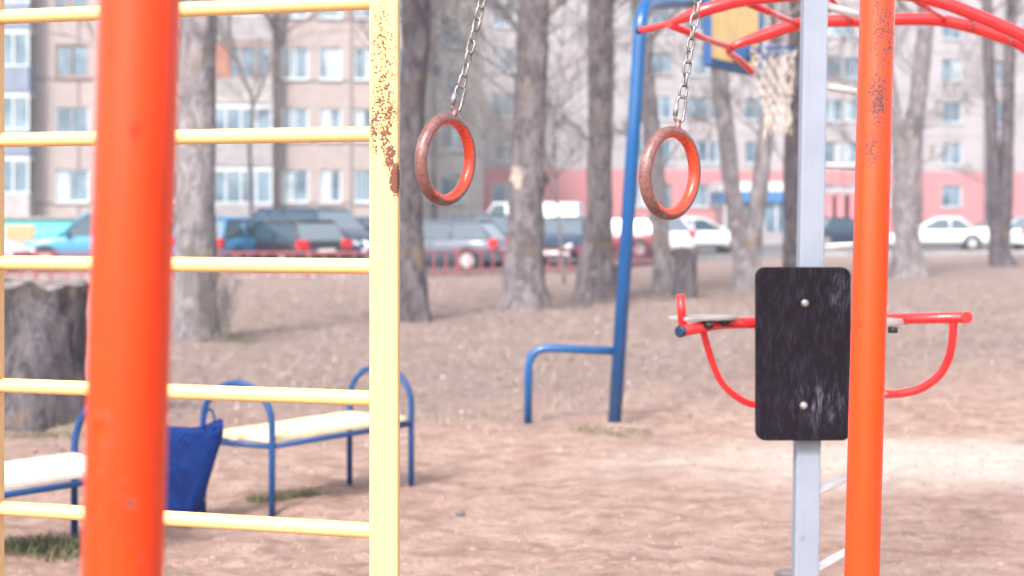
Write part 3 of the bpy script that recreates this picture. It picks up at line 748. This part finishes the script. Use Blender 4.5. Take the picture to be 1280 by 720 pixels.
# ------------------------------------------------------------------ fence
fp = [P(-300, 350, 33.8), P(480, 350, 34.3), P(725, 350, 38.0), P(835, 350, 44.8)]
fp = [Vector((p.x, p.y, 0)) for p in fp]
fh = .62
labels = ['low red metal rail fence in front of the left parked cars', 'low red metal rail fence between the yellow post and the blue pole', 'low red metal rail fence behind the right gym ring']
for s in range(3):
    a, b = fp[s], fp[s+1]; e = (b-a); L = e.length; e.normalize(); o = thing('rail_fence', a, labels[s], 'fence')
    for z_ in (fh, .12): MB().beam(a+Vector((0, 0, z_)), b+Vector((0, 0, z_)), .05, .05).build('rail', M['fence'], o)
    n = int(L/.36)
    cnt = min(n, 95)
    for k in range(cnt+1):
        p = a+e*(L*k/cnt); big = k % 6 == 0
        MB().beam(p+Vector((0, -.002, 0)), p+Vector((0, -.002, fh+(.06 if big else -.02))), .075 if big else .04, .075 if big else .04, (0,1,0)).build('post' if big else 'bar', M['fence'], o)

# ------------------------------------------------------------------ cars
def carpaint(name, c):
    return paint(name, c, .3, dirt=.08, coat=.5)
cp_ = dict(white=carpaint('white_car_paint', (.78, .79, .78)), teal=carpaint('teal_car_paint', (.02, .22, .36)), blue=carpaint('blue_car_paint', (.02, .20, .40)),
    black=carpaint('black_car_paint', (.018, .018, .025)), navy=carpaint('navy_car_paint', (.012, .035, .075)), silver=carpaint('silver_car_paint', (.40, .41, .43)), grey=carpaint('grey_car_paint', (.07, .09, .13)), maroon=carpaint('maroon_car_paint', (.25, .03, .04)))
def car(px, d, yaw, kind, colour, label, scale=1.0, group=None):
    """nose towards local +x; yaw 0 = nose to the right of the picture"""
    base = Vector((X(px, d), d, .03))
    o = thing('parked_car', (0, 0, 0), label, 'car', group)
    L, H, hw = dict(hatch=(4.0, 1.46, .86), sedan=(4.5, 1.44, .88), suv=(4.55, 1.72, .93), van=(5.3, 2.25, .98))[kind]
    pm = cp_[colour]
    belt = dict(hatch=.92, sedan=.90, suv=1.06, van=1.15)[kind]; hood = dict(hatch=.90, sedan=.86, suv=1.05, van=1.12)[kind]
    # lower body stations: x, half width, z low, z top
    rear_top = dict(hatch=.93, sedan=.98, suv=1.07, van=1.2)[kind]
    st = [(-L/2, .80, .42, rear_top-.28), (-L/2+.06, .93, .30, rear_top-.10), (-L/2+.22, .98, .24, rear_top), (-L*.28, 1.0, .22, belt+.02), (-L*.05, 1.0, .21, belt), (L*.16, 1.0, .21, belt), (L*.24, .99, .21, hood+.02), (L*.38, .96, .22, hood-.10), (L/2-.18, .90, .24, hood-.22), (L/2-.05, .80, .30, hood-.32), (L/2, .66, .38, hood-.40)]
    vs = []; fs = []; K = 12
    for (x, w, zl, zt) in st:
        h = hw*w
        half = [(0, zl), (h*.82, zl), (h*.97, zl+.10), (h*1.0, (zl+zt)/2), (h*.985, zt-.14), (h*.93, zt-.03), (h*.80, zt+.012), (0, zt+.035)]
        ring = half+[(-y_, z_) for (y_, z_) in reversed(half[1:-1])]
        K = len(ring); vs += [Vector((x, y_, z_)) for y_, z_ in ring]
    for j in range(len(st)-1):
        for i in range(K): fs.append((j*K+i, (j+1)*K+i, (j+1)*K+(i+1) % K, j*K+(i+1) % K))
    fs += [tuple(range(K)), tuple(reversed([(len(st)-1)*K+i for i in range(K)]))]
    body = MB().add(vs, fs, True).build('body', pm, o)
    # cabin: base and roof outlines
    xf0 = dict(hatch=L*.25, sedan=L*.20, suv=L*.23, van=L*.36)[kind]; xr0 = dict(hatch=-L/2+.12, sedan=-L*.33, suv=-L/2+.12, van=-L/2+.06)[kind]
    xf1 = xf0-dict(hatch=.85, sedan=.85, suv=.72, van=.75)[kind]; xr1 = xr0+dict(hatch=.48, sedan=.62, suv=.32, van=.08)[kind]
    wb, wr, zb = hw*.93, hw*.72, belt-.02
    if kind == 'van': wr = hw*.86
    def cb(x, s, top): return Vector((x, s*(wr if top else wb), (H-.05) if top else zb))
    NR = 7; rv = []; rf = []
    for j in range(NR):
        q = j/(NR-1); x = xf1+.06+(xr1-.06-xf1-.06)*q; zz = H-.05+.05*math.sin(math.pi*min(1, max(0, q*.9+.08)))
        for i in range(7):
            s = (i/6-.5)*2; rv.append(Vector((x, wr*1.03*s, zz-.045*abs(s)**3-.0)))
    for j in range(NR-1):
        for i in range(6): rf.append((j*7+i, (j+1)*7+i, (j+1)*7+i+1, j*7+i+1))
    roof = MB().add(rv, rf, True)
    lo = [v-Vector((0, 0, .05)) for v in rv]; roof.add(lo, [tuple(reversed(f_)) for f_ in rf], True)
    for s in (-1, 1):
        roof.tube([cb(xf0, s, 0), cb(xf1, s, 1)+Vector((0,0,-.02)), cb(xr1, s, 1)+Vector((0,0,-.02)), cb(xr0, s, 0)], .042, 8)
        xm = (xf1+xr1)/2-.05; roof.tube([Vector((xm, s*wb, zb)), Vector((xm, s*wr, H-.07))], .035, 8)
        if kind in ('suv', 'van'): roof.tube([Vector((xr1+.45, s*wb, zb)), Vector((xr1+.4, s*wr, H-.07))], .05, 8)
    roof.tube([cb(xf1, -1, 1)+Vector((.03,0,-.015)), cb(xf1, 1, 1)+Vector((.03,0,-.015))], .035, 8); roof.tube([cb(xr1, -1, 1), cb(xr1, 1, 1)], .035, 8)
    if kind == 'van':
        for s in (-1, 1): roof.add([Vector((xf1-.5, s*(wb+.012), zb)), Vector((xr0, s*(wb+.012), zb)), Vector((xr1, s*(wr+.014), H-.05)), Vector((xf1-.5, s*(wr+.014), H-.05))], [(0,1,2,3)])
        roof.add([Vector((xr0-.012, -wb, zb)), Vector((xr0-.012, wb, zb)), Vector((xr1-.02, wr, H-.04)), Vector((xr1-.02, -wr, H-.04))], [(0,1,2,3)])
    roof.build('roof', pm, o)
    g1 = MB().add([cb(xf0, -1, 0), cb(xf0, 1, 0), cb(xf1, 1, 1), cb(xf1, -1, 1)], [(0,1,2,3)]).build('windscreen', M['screen'], o)
    MB().add([cb(xr0, 1, 0), cb(xr0, -1, 0), cb(xr1, -1, 1), cb(xr1, 1, 1)], [(0,1,2,3)]).build('rear_window', M['screen'], o)
    for s in (-1, 1):
        MB().add([cb(xf0, s, 0), cb(xr0, s, 0), cb(xr1, s, 1), cb(xf1, s, 1)], [(0,1,2,3)]).build('side_window', M['carglass'], o)
        for xw in (-L*.30, L*.31):
            wz = .32 if kind in ('hatch', 'sedan') else .36
            arch = MB(); arch.disc((xw, s*(hw*.955), wz+.01), (0, s, 0), wz+.055, hw*.05, 24); arch.build('wheel_arch', M['trim'], o)
            wh = MB().tube([(xw, s*(hw*.86), wz), (xw, s*(hw*.87), wz), (xw, s*(hw+.015), wz), (xw, s*(hw+.03), wz)], [wz*.9, wz, wz, wz*.9], 24).build('wheel', M['tyre'], o)
            rm = MB().tube([(xw, s*(hw+.025), wz), (xw, s*(hw+.042), wz)], [wz*.64, wz*.58], 20).build('rim', M['rim'], wh)
        hl = MB().beam((L/2-.20, s*hw*.66, hood-.30), (L/2-.02, s*hw*.50, hood-.38), .26, .15); hl.build('headlight', M['headlight'], o, bevel=.02)
        tz = rear_top-.13; MB().box((-L/2+.10, s*hw*.80, tz), (.22, hw*.34, .24 if kind != 'suv' else .40)).build('tail_light', M['taillight'], o, bevel=.02)
        MB().box((xf0-.22, s*(hw*.99+.09), belt+.08), (.12, .20, .14)).build('mirror', pm if kind != 'van' else M['trim'], o, bevel=.02)
        MB().box((-.2, s*(hw*1.0+.003), .30), (L*.46, .02, .09)).build('sill', M['trim'], o)
        MB().box((xm-.18 if 0 else -.1, s*(hw*1.0+.008), belt-.14), (.16, .03, .03)).build('door_handle', pm, o)
    MB().box((L/2-.015, 0, .52), (.05, .9, .16)).build('grille', M['trim'], o)
    MB().box((L/2+.02, 0, .40), (.02, .52, .11)).build('number_plate', M['plate'], o)
    MB().box((-L/2-.01, 0, .62), (.03, .52, .12)).build('number_plate', M['plate'], o)
    MB().box((L/2-.12, 0, .32), (.28, hw*1.5, .14)).build('bumper', M['trim'] if kind == 'suv' else pm, o, bevel=.03)
    MB().box((-L/2+.10, 0, .38), (.26, hw*1.7, .18)).build('bumper', M['trim'] if kind == 'suv' else pm, o, bevel=.03)
    o.location = base; o.rotation_euler.z = R(yaw); o.scale = (scale,)*3
    return o
gL = 'cars parked behind the low red fence'; gR = 'cars parked by the pink building'
car(-62, 35.6, -12, 'hatch', 'white', 'white car with its bonnet at the left picture edge', group=gL)
car(128, 37.2, 188, 'suv', 'teal', 'teal blue car just left of the near orange post', .93, group=gL)
car(292, 37.2, 70, 'hatch', 'blue', 'bright blue hatchback half behind the pale thick trunk', group=gL)
car(356, 37.0, 132, 'hatch', 'black', 'black hatchback with a large red tail light and white plate', .95, group=gL)
car(402, 40.2, -36, 'suv', 'navy', 'dark navy off-road car, tallest one, nose towards the yellow post', 1.0, group=gL)
car(470, 46.5, 4, 'sedan', 'navy', 'dark blue saloon half hidden by the chipped yellow post', 1.02, group=gL)
car(546, 38.2, 163, 'hatch', 'grey', 'grey hatchback with a rounded tail below the left ring', .95, group=gL)
car(508, 42.0, 180, 'sedan', 'white', 'white saloon peeping out beside the dark trunk', .9, group=gL)
car(612, 42.3, -72, 'suv', 'grey', 'grey off-road car facing the fence left of the broad trunk', .9, group=gL)
car(705, 43.5, -104, 'hatch', 'navy', 'dark blue hatchback facing the fence right of the broad trunk', group=gL)
car(762, 50.0, 165, 'hatch', 'maroon', 'dark red hatchback behind the blue pole', group=gL)
car(872, 57.0, 12, 'sedan', 'white', 'white saloon between the slender tree and the forked one', 1.0, group=gR)
car(808, 54.0, 120, 'hatch', 'white', 'white hatchback with red lights seen through the right ring', 1.0, group=gR)
car(1052, 66.0, 20, 'sedan', 'navy', 'dark saloon seen between the grey and the chipped orange post', group=gR)
car(1172, 61.5, 168, 'sedan', 'white', 'white saloon between the forked tree and the twin stemmed tree', group=gR)
car(1248, 70, 175, 'hatch', 'navy', 'dark hatchback behind the twin stemmed tree', group=gR)
car(1318, 61.5, 15, 'hatch', 'white', 'white hatchback cut by the right picture edge', group=gR)
car(655, 57, 168, 'van', 'white', 'tall white van parked behind the broad trunk', .90)['category'] = 'van'

# ------------------------------------------------------------------ buildings
M['wframe'] = simple('white_frame', (.56, .59, .61), .5, .06, 3)
M['dframe'] = simple('brown_frame', (.34, .22, .17), .6, .1, 3)
t = NT('window_glass'); cc = t.noise(.6, 2)
t.col(t.mix(t.rng(cc, .35, .65), (.045, .095, .14), (.17, .25, .31))); t.rough(.12); t.b.inputs['Specular IOR Level'].default_value = .8; M['wglass'] = t.m
M['curtain'] = simple('net_curtain', (.36, .42, .45), .8, .2, 2)
def wallmat(name, c, joint, sx, sz, pink=None, zpink=0, offx=0, offz=0):
    t = NT(name); o = t.xyz(); cx = t.n('ShaderNodeCombineXYZ'); t.l(o[0], cx.inputs[0]); t.l(o[2], cx.inputs[1])
    mp = t.n('ShaderNodeMapping'); t.l(cx.outputs[0], mp.inputs[0]); mp.inputs['Location'].default_value = (offx, offz, 0)
    def brick(w, h, ms, a, b, mc):
        br = t.n('ShaderNodeTexBrick'); br.offset = 0 if w > 1 else .5; br.squash = 1; t.l(mp.outputs[0], br.inputs['Vector'])
        br.inputs['Scale'].default_value = 1; br.inputs['Brick Width'].default_value = w; br.inputs['Row Height'].default_value = h; br.inputs['Mortar Size'].default_value = ms; br.inputs['Mortar Smooth'].default_value = .3
        br.inputs['Color1'].default_value = (*a, 1); br.inputs['Color2'].default_value = (*b, 1); br.inputs['Mortar'].default_value = (*mc, 1); return br
    A = brick(sx, sz, .085, c, tuple(q*.93 for q in c), joint)
    B = brick(.25, .085, .008, (1, 1, 1), (.82, .80, .80), (.9, .9, .9))
    mm = t.n('ShaderNodeMix', data_type='RGBA', blend_type='MULTIPLY'); mm.inputs[0].default_value = .8; t.l(A.outputs[0], mm.inputs[6]); t.l(B.outputs[0], mm.inputs[7])
    col = mm.outputs[2]
    if pink:
        e = t.math('ADD', o[2], 0)
        col = t.mix(t.rng(e, zpink-.02, zpink+.02), pink, col)
    st = t.noise(.5, 6, .7, vec=t.mapping(scale=(1.4, 1, .35)))
    col = t.mix(t.rng(st, .5, .75, 0, .35), col, tuple(q*.7 for q in c))
    t.col(col); t.rough(.9); t.bump(t.noise(8, 5, .7), .25, .03); return t.m
def building(name, pa, pb, depth, H, cols, rows, wm, label, cat='building', ww=1.45, wh=1.5, skip=(), wide={}, curtain=()):
    """facade from pa to pb (ground points); cols = picture columns of window centres, rows = sill heights"""
    e = (pb-pa); L = e.length; e.normalize(); nrm = Vector((e.y, -e.x, 0)); ang = math.atan2(e.y, e.x)
    o = thing(name, (0, 0, 0), label, cat); o.location = pa; o.rotation_euler.z = ang
    def u_of(px):       # where the viewing direction meets the facade
        k = (px-CX)/F; return (pa.x-k*pa.y)/(k*e.y-e.x)
    us = sorted((u_of(c), wide.get(c, ww)) for c in cols)
    xs = [0]; wins = []
    for u, w_ in us: xs += [u-w_/2, u+w_/2]
    xs.append(L); zs = [0]
    for r_ in rows: zs += [r_, r_+wh]
    zs.append(H)
    m = MB(); nx = len(xs)
    for j in range(len(zs)-1):
        for i in range(nx-1):
            if i % 2 == 1 and j % 2 == 1 and ((i//2, j//2) not in skip): wins.append((xs[i], xs[i+1], zs[j], zs[j+1], i//2, j//2)); continue
            m.add([(xs[i], 0, zs[j]), (xs[i+1], 0, zs[j]), (xs[i+1], 0, zs[j+1]), (xs[i], 0, zs[j+1])], [(0,1,2,3)])
    for (a, b, c, d_, *_r) in wins:
        m.add([(a, 0, c), (b, 0, c), (b, .16, c), (a, .16, c)], [(0,1,2,3)]); m.add([(a, 0, d_), (b, 0, d_), (b, .16, d_), (a, .16, d_)], [(3,2,1,0)])
        m.add([(a, 0, c), (a, .16, c), (a, .16, d_), (a, 0, d_)], [(0,1,2,3)]); m.add([(b, 0, c), (b, .16, c), (b, .16, d_), (b, 0, d_)], [(3,2,1,0)])
    m.add([(0, 0, 0), (0, depth, 0), (0, depth, H), (0, 0, H)], [(0,1,2,3)]); m.add([(L, 0, 0), (L, depth, 0), (L, depth, H), (L, 0, H)], [(3,2,1,0)])
    m.add([(0, depth, 0), (L, depth, 0), (L, depth, H), (0, depth, H)], [(3,2,1,0)])
    wall = m.build('wall', wm, o, loc=(0,0,0))
    MB().box((L/2, depth/2, H+.12), (L+.5, depth+.5, .24)).build('roof', M['kerb'], o, loc=(0,0,0))
    rnd = random.Random(len(cols)*7+int(L))
    for (a, b, c, d_, i, j) in wins:
        fr_ = MB(); w = .075; y_ = .10
        dark = rnd.random() < .12
        for (p, q) in (((a, c), (b, c)), ((a, d_), (b, d_))): fr_.box(((p[0]+q[0])/2, y_, p[1]+(w/2 if p[1] == c else -w/2)), (b-a, .07, w))
        for x in (a+w/2, b-w/2, a+(b-a)*(.5 if rnd.random() < .6 else .34), a+(b-a)*.5): fr_.box((x, y_, (c+d_)/2), (w, .066, d_-c-.18))
        fr_.box(((a+b)/2, -.05, c-.03), (b-a+.1, .14, .04))
        f_ = fr_.build('window', M['dframe'] if dark else M['wframe'], o, loc=(0,0,0))
        MB().add([(a, .135, c), (b, .135, c), (b, .135, d_), (a, .135, d_)], [(0,1,2,3)]).build('pane', M['wglass'], f_, loc=(0,0,0))
        if rnd.random() < .45:
            x0 = a+.1 if rnd.random() < .5 else a+(b-a)*.55
            MB().add([(x0, .128, c+.09), (x0+(b-a)*.34, .128, c+.09), (x0+(b-a)*.34, .128, d_-.09), (x0, .128, d_-.09)], [(0,1,2,3)]).build('curtain', M['curtain'], f_, loc=(0,0,0))
        if rnd.random() < .8:        # painted surround strip
            pass
    return o, e, L, u_of
# --- left apartment block
dA1 = 64.6
pa = Vector((X(-420, dA1-2), dA1-2, 0)); pb = Vector((X(514, dA1+.5), dA1+.5, 0))
storeys = [2.12+2.8*k for k in range(5)]
wm = wallmat('lilac_brick_panels', (.36, .30, .285), (.18, .15, .15), 3.05, 2.8, offx=.4, offz=.75)
colsA = [-330, -250, -95, 90, 181, 220, 369, 413, 455, 492]
bo, e, L, uof = building('apartment_block', pa, pb, 12, 16.2, colsA, storeys, wm, 'five storey pinkish brick flats with balconies on the left', ww=1.12, wh=1.5, wide={90: 1.5, -95: 1.5, 369: 1.2, 413: 1.0, 455: .9, 492: .9})
def balcony(bo, u0, u1, z, parapet, kind, seed, base=1.0):
    rnd = random.Random(seed); o = MB()
    dp = 1.0; w = u1-u0; c = (u0+u1)/2
    p = MB(); p.box((c, -dp, z+.5), (w, .08, 1.0)); p.box((u0+.04, -dp/2+.02, z+.5), (.08, dp-.08, 1.0)); p.box((u1-.04, -dp/2+.02, z+.5), (.08, dp-.08, 1.0)); p.box((c, -dp/2, z-.06), (w+.08, dp+.08, .12))
    bal = p.build('balcony', parapet, bo, loc=(0,0,0))
    if kind:
        g_ = MB(); ft = z+2.5; g_.box((c, -dp, ft), (w, .10, .1)); g_.box((c, -dp, z+1.04), (w+.04, .13, .07)); n = 4
        for i in range(n+1): g_.box((u0+.04+(w-.08)*i/n, -dp, (z+1+ft)/2), (.07, .09, ft-z-1.0))
        for i in (u0+.04, u1-.04): g_.box((i, -dp/2, ft), (.06, dp-.1, .1))
        g_.box((c, -dp/2, ft+.09), (w+.06, dp+.1, .06))
        g_.build('glazing_frame', M['wframe'] if kind != 'brown' else M['dframe'], bal, loc=(0,0,0))
        MB().add([(u0, -dp+.02, z+1), (u1, -dp+.02, z+1), (u1, -dp+.02, ft), (u0, -dp+.02, ft)], [(0,1,2,3)]).build('pane', M['wglass'], bal, loc=(0,0,0))
        if kind == 'brown':
            MB().box((u0+w*.17, -dp-.06, (z+1+ft)/2+.02), (w*.33, .05, ft-z-1.06)).build('side_panel', M['bpanel'], bal, loc=(0,0,0))
    else:
        MB().box((c, .01, z+1.15), (w*.8, .03, 2.0)).build('pane', M['wglass'], bal, loc=(0,0,0))
M['bpanel'] = simple('brown_panel', (.30, .125, .08), .7, .15, 3)
M['par_white'] = simple('white_parapet', (.34, .31, .31), .8, .15, 2)
M['par_grey'] = simple('grey_parapet', (.27, .25, .26), .8, .15, 2)
M['par_blue'] = simple('blue_grey_parapet', (.17, .205, .27), .8, .12, 2)
u0, u1 = uof(266), uof(343)
for k, (mt, kd) in enumerate(((M['par_grey'], 'white'), (M['par_grey'], 'white'), (M['par_white'], 'brown'), (M['par_grey'], 'white'), (M['par_white'], 'white'))):
    balcony(bo, u0, u1, 1.05+2.8*k, mt, kd, k)
u0, u1 = uof(-32), uof(44)
for k, (mt, kd) in enumerate(((M['par_white'], 'white'), (M['par_blue'], 'white'), (M['par_blue'], 'white'), (M['par_blue'], 'white'), (M['par_grey'], 'white'))):
    balcony(bo, u0, u1, 1.5+2.8*k, mt, kd, 20+k)
# painted basement front: turquoise and ochre
M['turq'] = simple('turquoise_paint', (.12, .56, .56), .6, .1, 2); M['ochre'] = simple('ochre_paint', (.55, .28, .14), .7, .1, 2)
sh = thing('shop_annex', gpt(70, 62), 'low turquoise entrance annex with an ochre panel behind the teal car', 'annex')
x0, x1, x2, x3 = X(-60, 61.8), X(8, 61.8), X(43, 61.8), X(168, 61.8)
MB().box(((x0+x3)/2, 63.0, .68), (x3-x0, 2.4, 1.36)).build('wall', M['turq'], sh)
MB().box(((x1+x2)/2, 61.74, .55), (x2-x1, .08, 1.1)).build('door_panel', M['ochre'], sh)
MB().box(((x0+x3)/2, 62.95, 1.42), (x3-x0+.2, 2.7, .1)).build('roof', M['par_grey'], sh)
# --- middle wing
pa = Vector((X(513, 75), 75, 0)); pb = Vector((X(604, 78), 78, 0))
wm = wallmat('cream_render', (.42, .385, .355), (.30, .27, .26), 6, 2.8, offz=.75)
b2_, e2_, L2_, uof2 = building('apartment_wing', pa, pb, 14, 16.0, [565], [2.25+2.8*k for k in range(5)], wm, 'narrow cream house wing behind the left gym ring', ww=1.5, wh=1.55)
u = uof2(542)
MB().tube([(u, -.15, 0), (u, -.15, 15.8)], .11, 10).build('drainpipe', M['par_grey'], b2_, loc=(0,0,0))
MB().box((u, -.22, Z(88, 75.8)), (.34, .2, .62)).build('meter_box', M['navycap'], b2_, loc=(0,0,0))
# --- far building with the pink ground floor
pa = Vector((X(602, 90), 90, 0)); pb = Vector((X(1400, 99), 99, 0))
wm = wallmat('pale_panel_wall', (.40, .365, .375), (.31, .285, .295), 3.2, 2.85, pink=(.46, .19, .20), zpink=4.5, offz=1.65)
b3_, e3_, L3_, uof3 = building('apartment_block', pa, pb, 13, 17.2, [630, 706, 800, 826, 872, 900, 945, 1042, 1066, 1100, 1190, 1246, 1310], [2.1+2.85*k for k in range(5)], wm, 'long pale flats with a pink painted ground floor behind the trees', ww=1.55, wh=1.5, skip=((1,1),(1,2),(1,3),(1,4),(1,0)))
for px_ in (1020, 1150, 1230):
    u = uof3(px_); MB().tube([(u, -.15, 0), (u, -.15, 17)], .1, 8).build('drainpipe', M['par_grey'], b3_, loc=(0,0,0))
# entrance porch with pink columns
pc = thing('entrance_porch', gpt(1050, 88), 'pink columned porch with a dark doorway, between the grey and the orange post', 'porch')
M['pink'] = simple('pink_paint', (.60, .19, .20), .7, .1, 2)
for px_ in (1035, 1050, 1066, 1094): MB().box((X(px_, 88), 88, 1.45), (.42, .42, 2.9)).build('column', M['pink'], pc)
MB().box((X(1064, 89), 89.2, 3.05), (4.2, 3.0, .3)).build('canopy', M['par_white'], pc)
MB().box((X(1064, 91), 91.2, 1.4), (3.8, .1, 2.8)).build('door', M['navycap'], pc)
# kiosk with white and blue fascia
ks = thing('kiosk', gpt(945, 74), 'small shop pavilion with white and blue fascia behind the forked tree', 'kiosk')
xa, xb = X(902, 74), X(992, 74)
M['kblue'] = simple('blue_fascia', (.03, .15, .34), .5, .08, 2)
MB().box(((xa+xb)/2, 76, 1.2), (xb-xa-.3, 3.6, 2.4)).build('glazed_wall', M['wglass'], ks)
MB().box(((xa+xb)/2, 75.9, 2.5), (xb-xa, 4.1, .55)).build('blue_fascia', M['kblue'], ks)
MB().box(((xa+xb)/2, 75.9, 3.02), (xb-xa+.1, 4.2, .5)).build('white_fascia', M['wframe'], ks)
for i in range(6): MB().box((xa+.2+(xb-xa-.4)*i/5, 74.12, 1.15), (.09, .1, 2.2)).build('mullion', M['wframe'], ks)
MB().box(((xa+xb)/2, 74.05, .35), (xb-xa-.3, .2, .7)).build('plinth', M['par_grey'], ks)

# ------------------------------------------------------------------ light, world, camera
w = bpy.data.worlds.new('World'); bpy.context.scene.world = w; w.use_nodes = True; nt = w.node_tree
sky = nt.nodes.new('ShaderNodeTexSky'); sky.sky_type = 'NISHITA'; sky.sun_disc = False
EL, AZ = 42, 205      # sun: behind the camera, to the left
sky.sun_elevation = R(EL); sky.air_density = 1.0; sky.dust_density = 3.0; sky.ozone_density = 1.0
hs = nt.nodes.new('ShaderNodeHueSaturation'); hs.inputs['Saturation'].default_value = .42
nt.links.new(sky.outputs[0], hs.inputs['Color']); bg_ = nt.nodes['Background']; nt.links.new(hs.outputs[0], bg_.inputs[0]); bg_.inputs[1].default_value = .15
sd = Vector((math.sin(R(AZ))*math.cos(R(EL)), math.cos(R(AZ))*math.cos(R(EL)), math.sin(R(EL))))
sky.sun_rotation = R(AZ)
sl = bpy.data.lights.new('sun', 'SUN'); sl.energy = 1.8; sl.angle = R(11); sl.color = (1, .95, .92)
so = bpy.data.objects.new('sun', sl); C.objects.link(so); so.rotation_euler = (-sd).to_track_quat('-Z', 'Y').to_euler(); so.location = sd*60
cam = bpy.data.cameras.new('camera'); co = bpy.data.objects.new('camera', cam); C.objects.link(co)
co.location = (0, 0, CH); co.rotation_euler = (R(90), 0, 0)
cam.sensor_width = 36; cam.lens = F/1280*36; cam.shift_y = -(360-HY)/1280
cam.clip_start = .05; cam.clip_end = 2000
cam.dof.use_dof = True; cam.dof.focus_distance = 3.05; cam.dof.aperture_fstop = 3.3
sc = bpy.context.scene; sc.camera = co
sc.view_settings.view_transform = 'Standard'; sc.view_settings.look = 'None'; sc.view_settings.gamma = 1; sc.view_settings.exposure = 1.42

# ------------------------------------------------------------------ air
hz_ = MB().box((0, 165, 9.0), (900, 400, 22.0)).build('haze', M['plate'], loc=(0, 0, 0)); hz_['kind'] = 'stuff'
hm = bpy.data.materials.new('haze_air'); hm.use_nodes = True; ht = hm.node_tree; ht.nodes.clear()
ho = ht.nodes.new('ShaderNodeOutputMaterial'); hv = ht.nodes.new('ShaderNodeVolumePrincipled')
hv.inputs['Color'].default_value = (.93, .92, 1.0, 1); hv.inputs['Density'].default_value = .0017; hv.inputs['Anisotropy'].default_value = .2
ht.links.new(hv.outputs[0], ho.inputs['Volume']); hz_.data.materials.clear(); hz_.data.materials.append(hm)
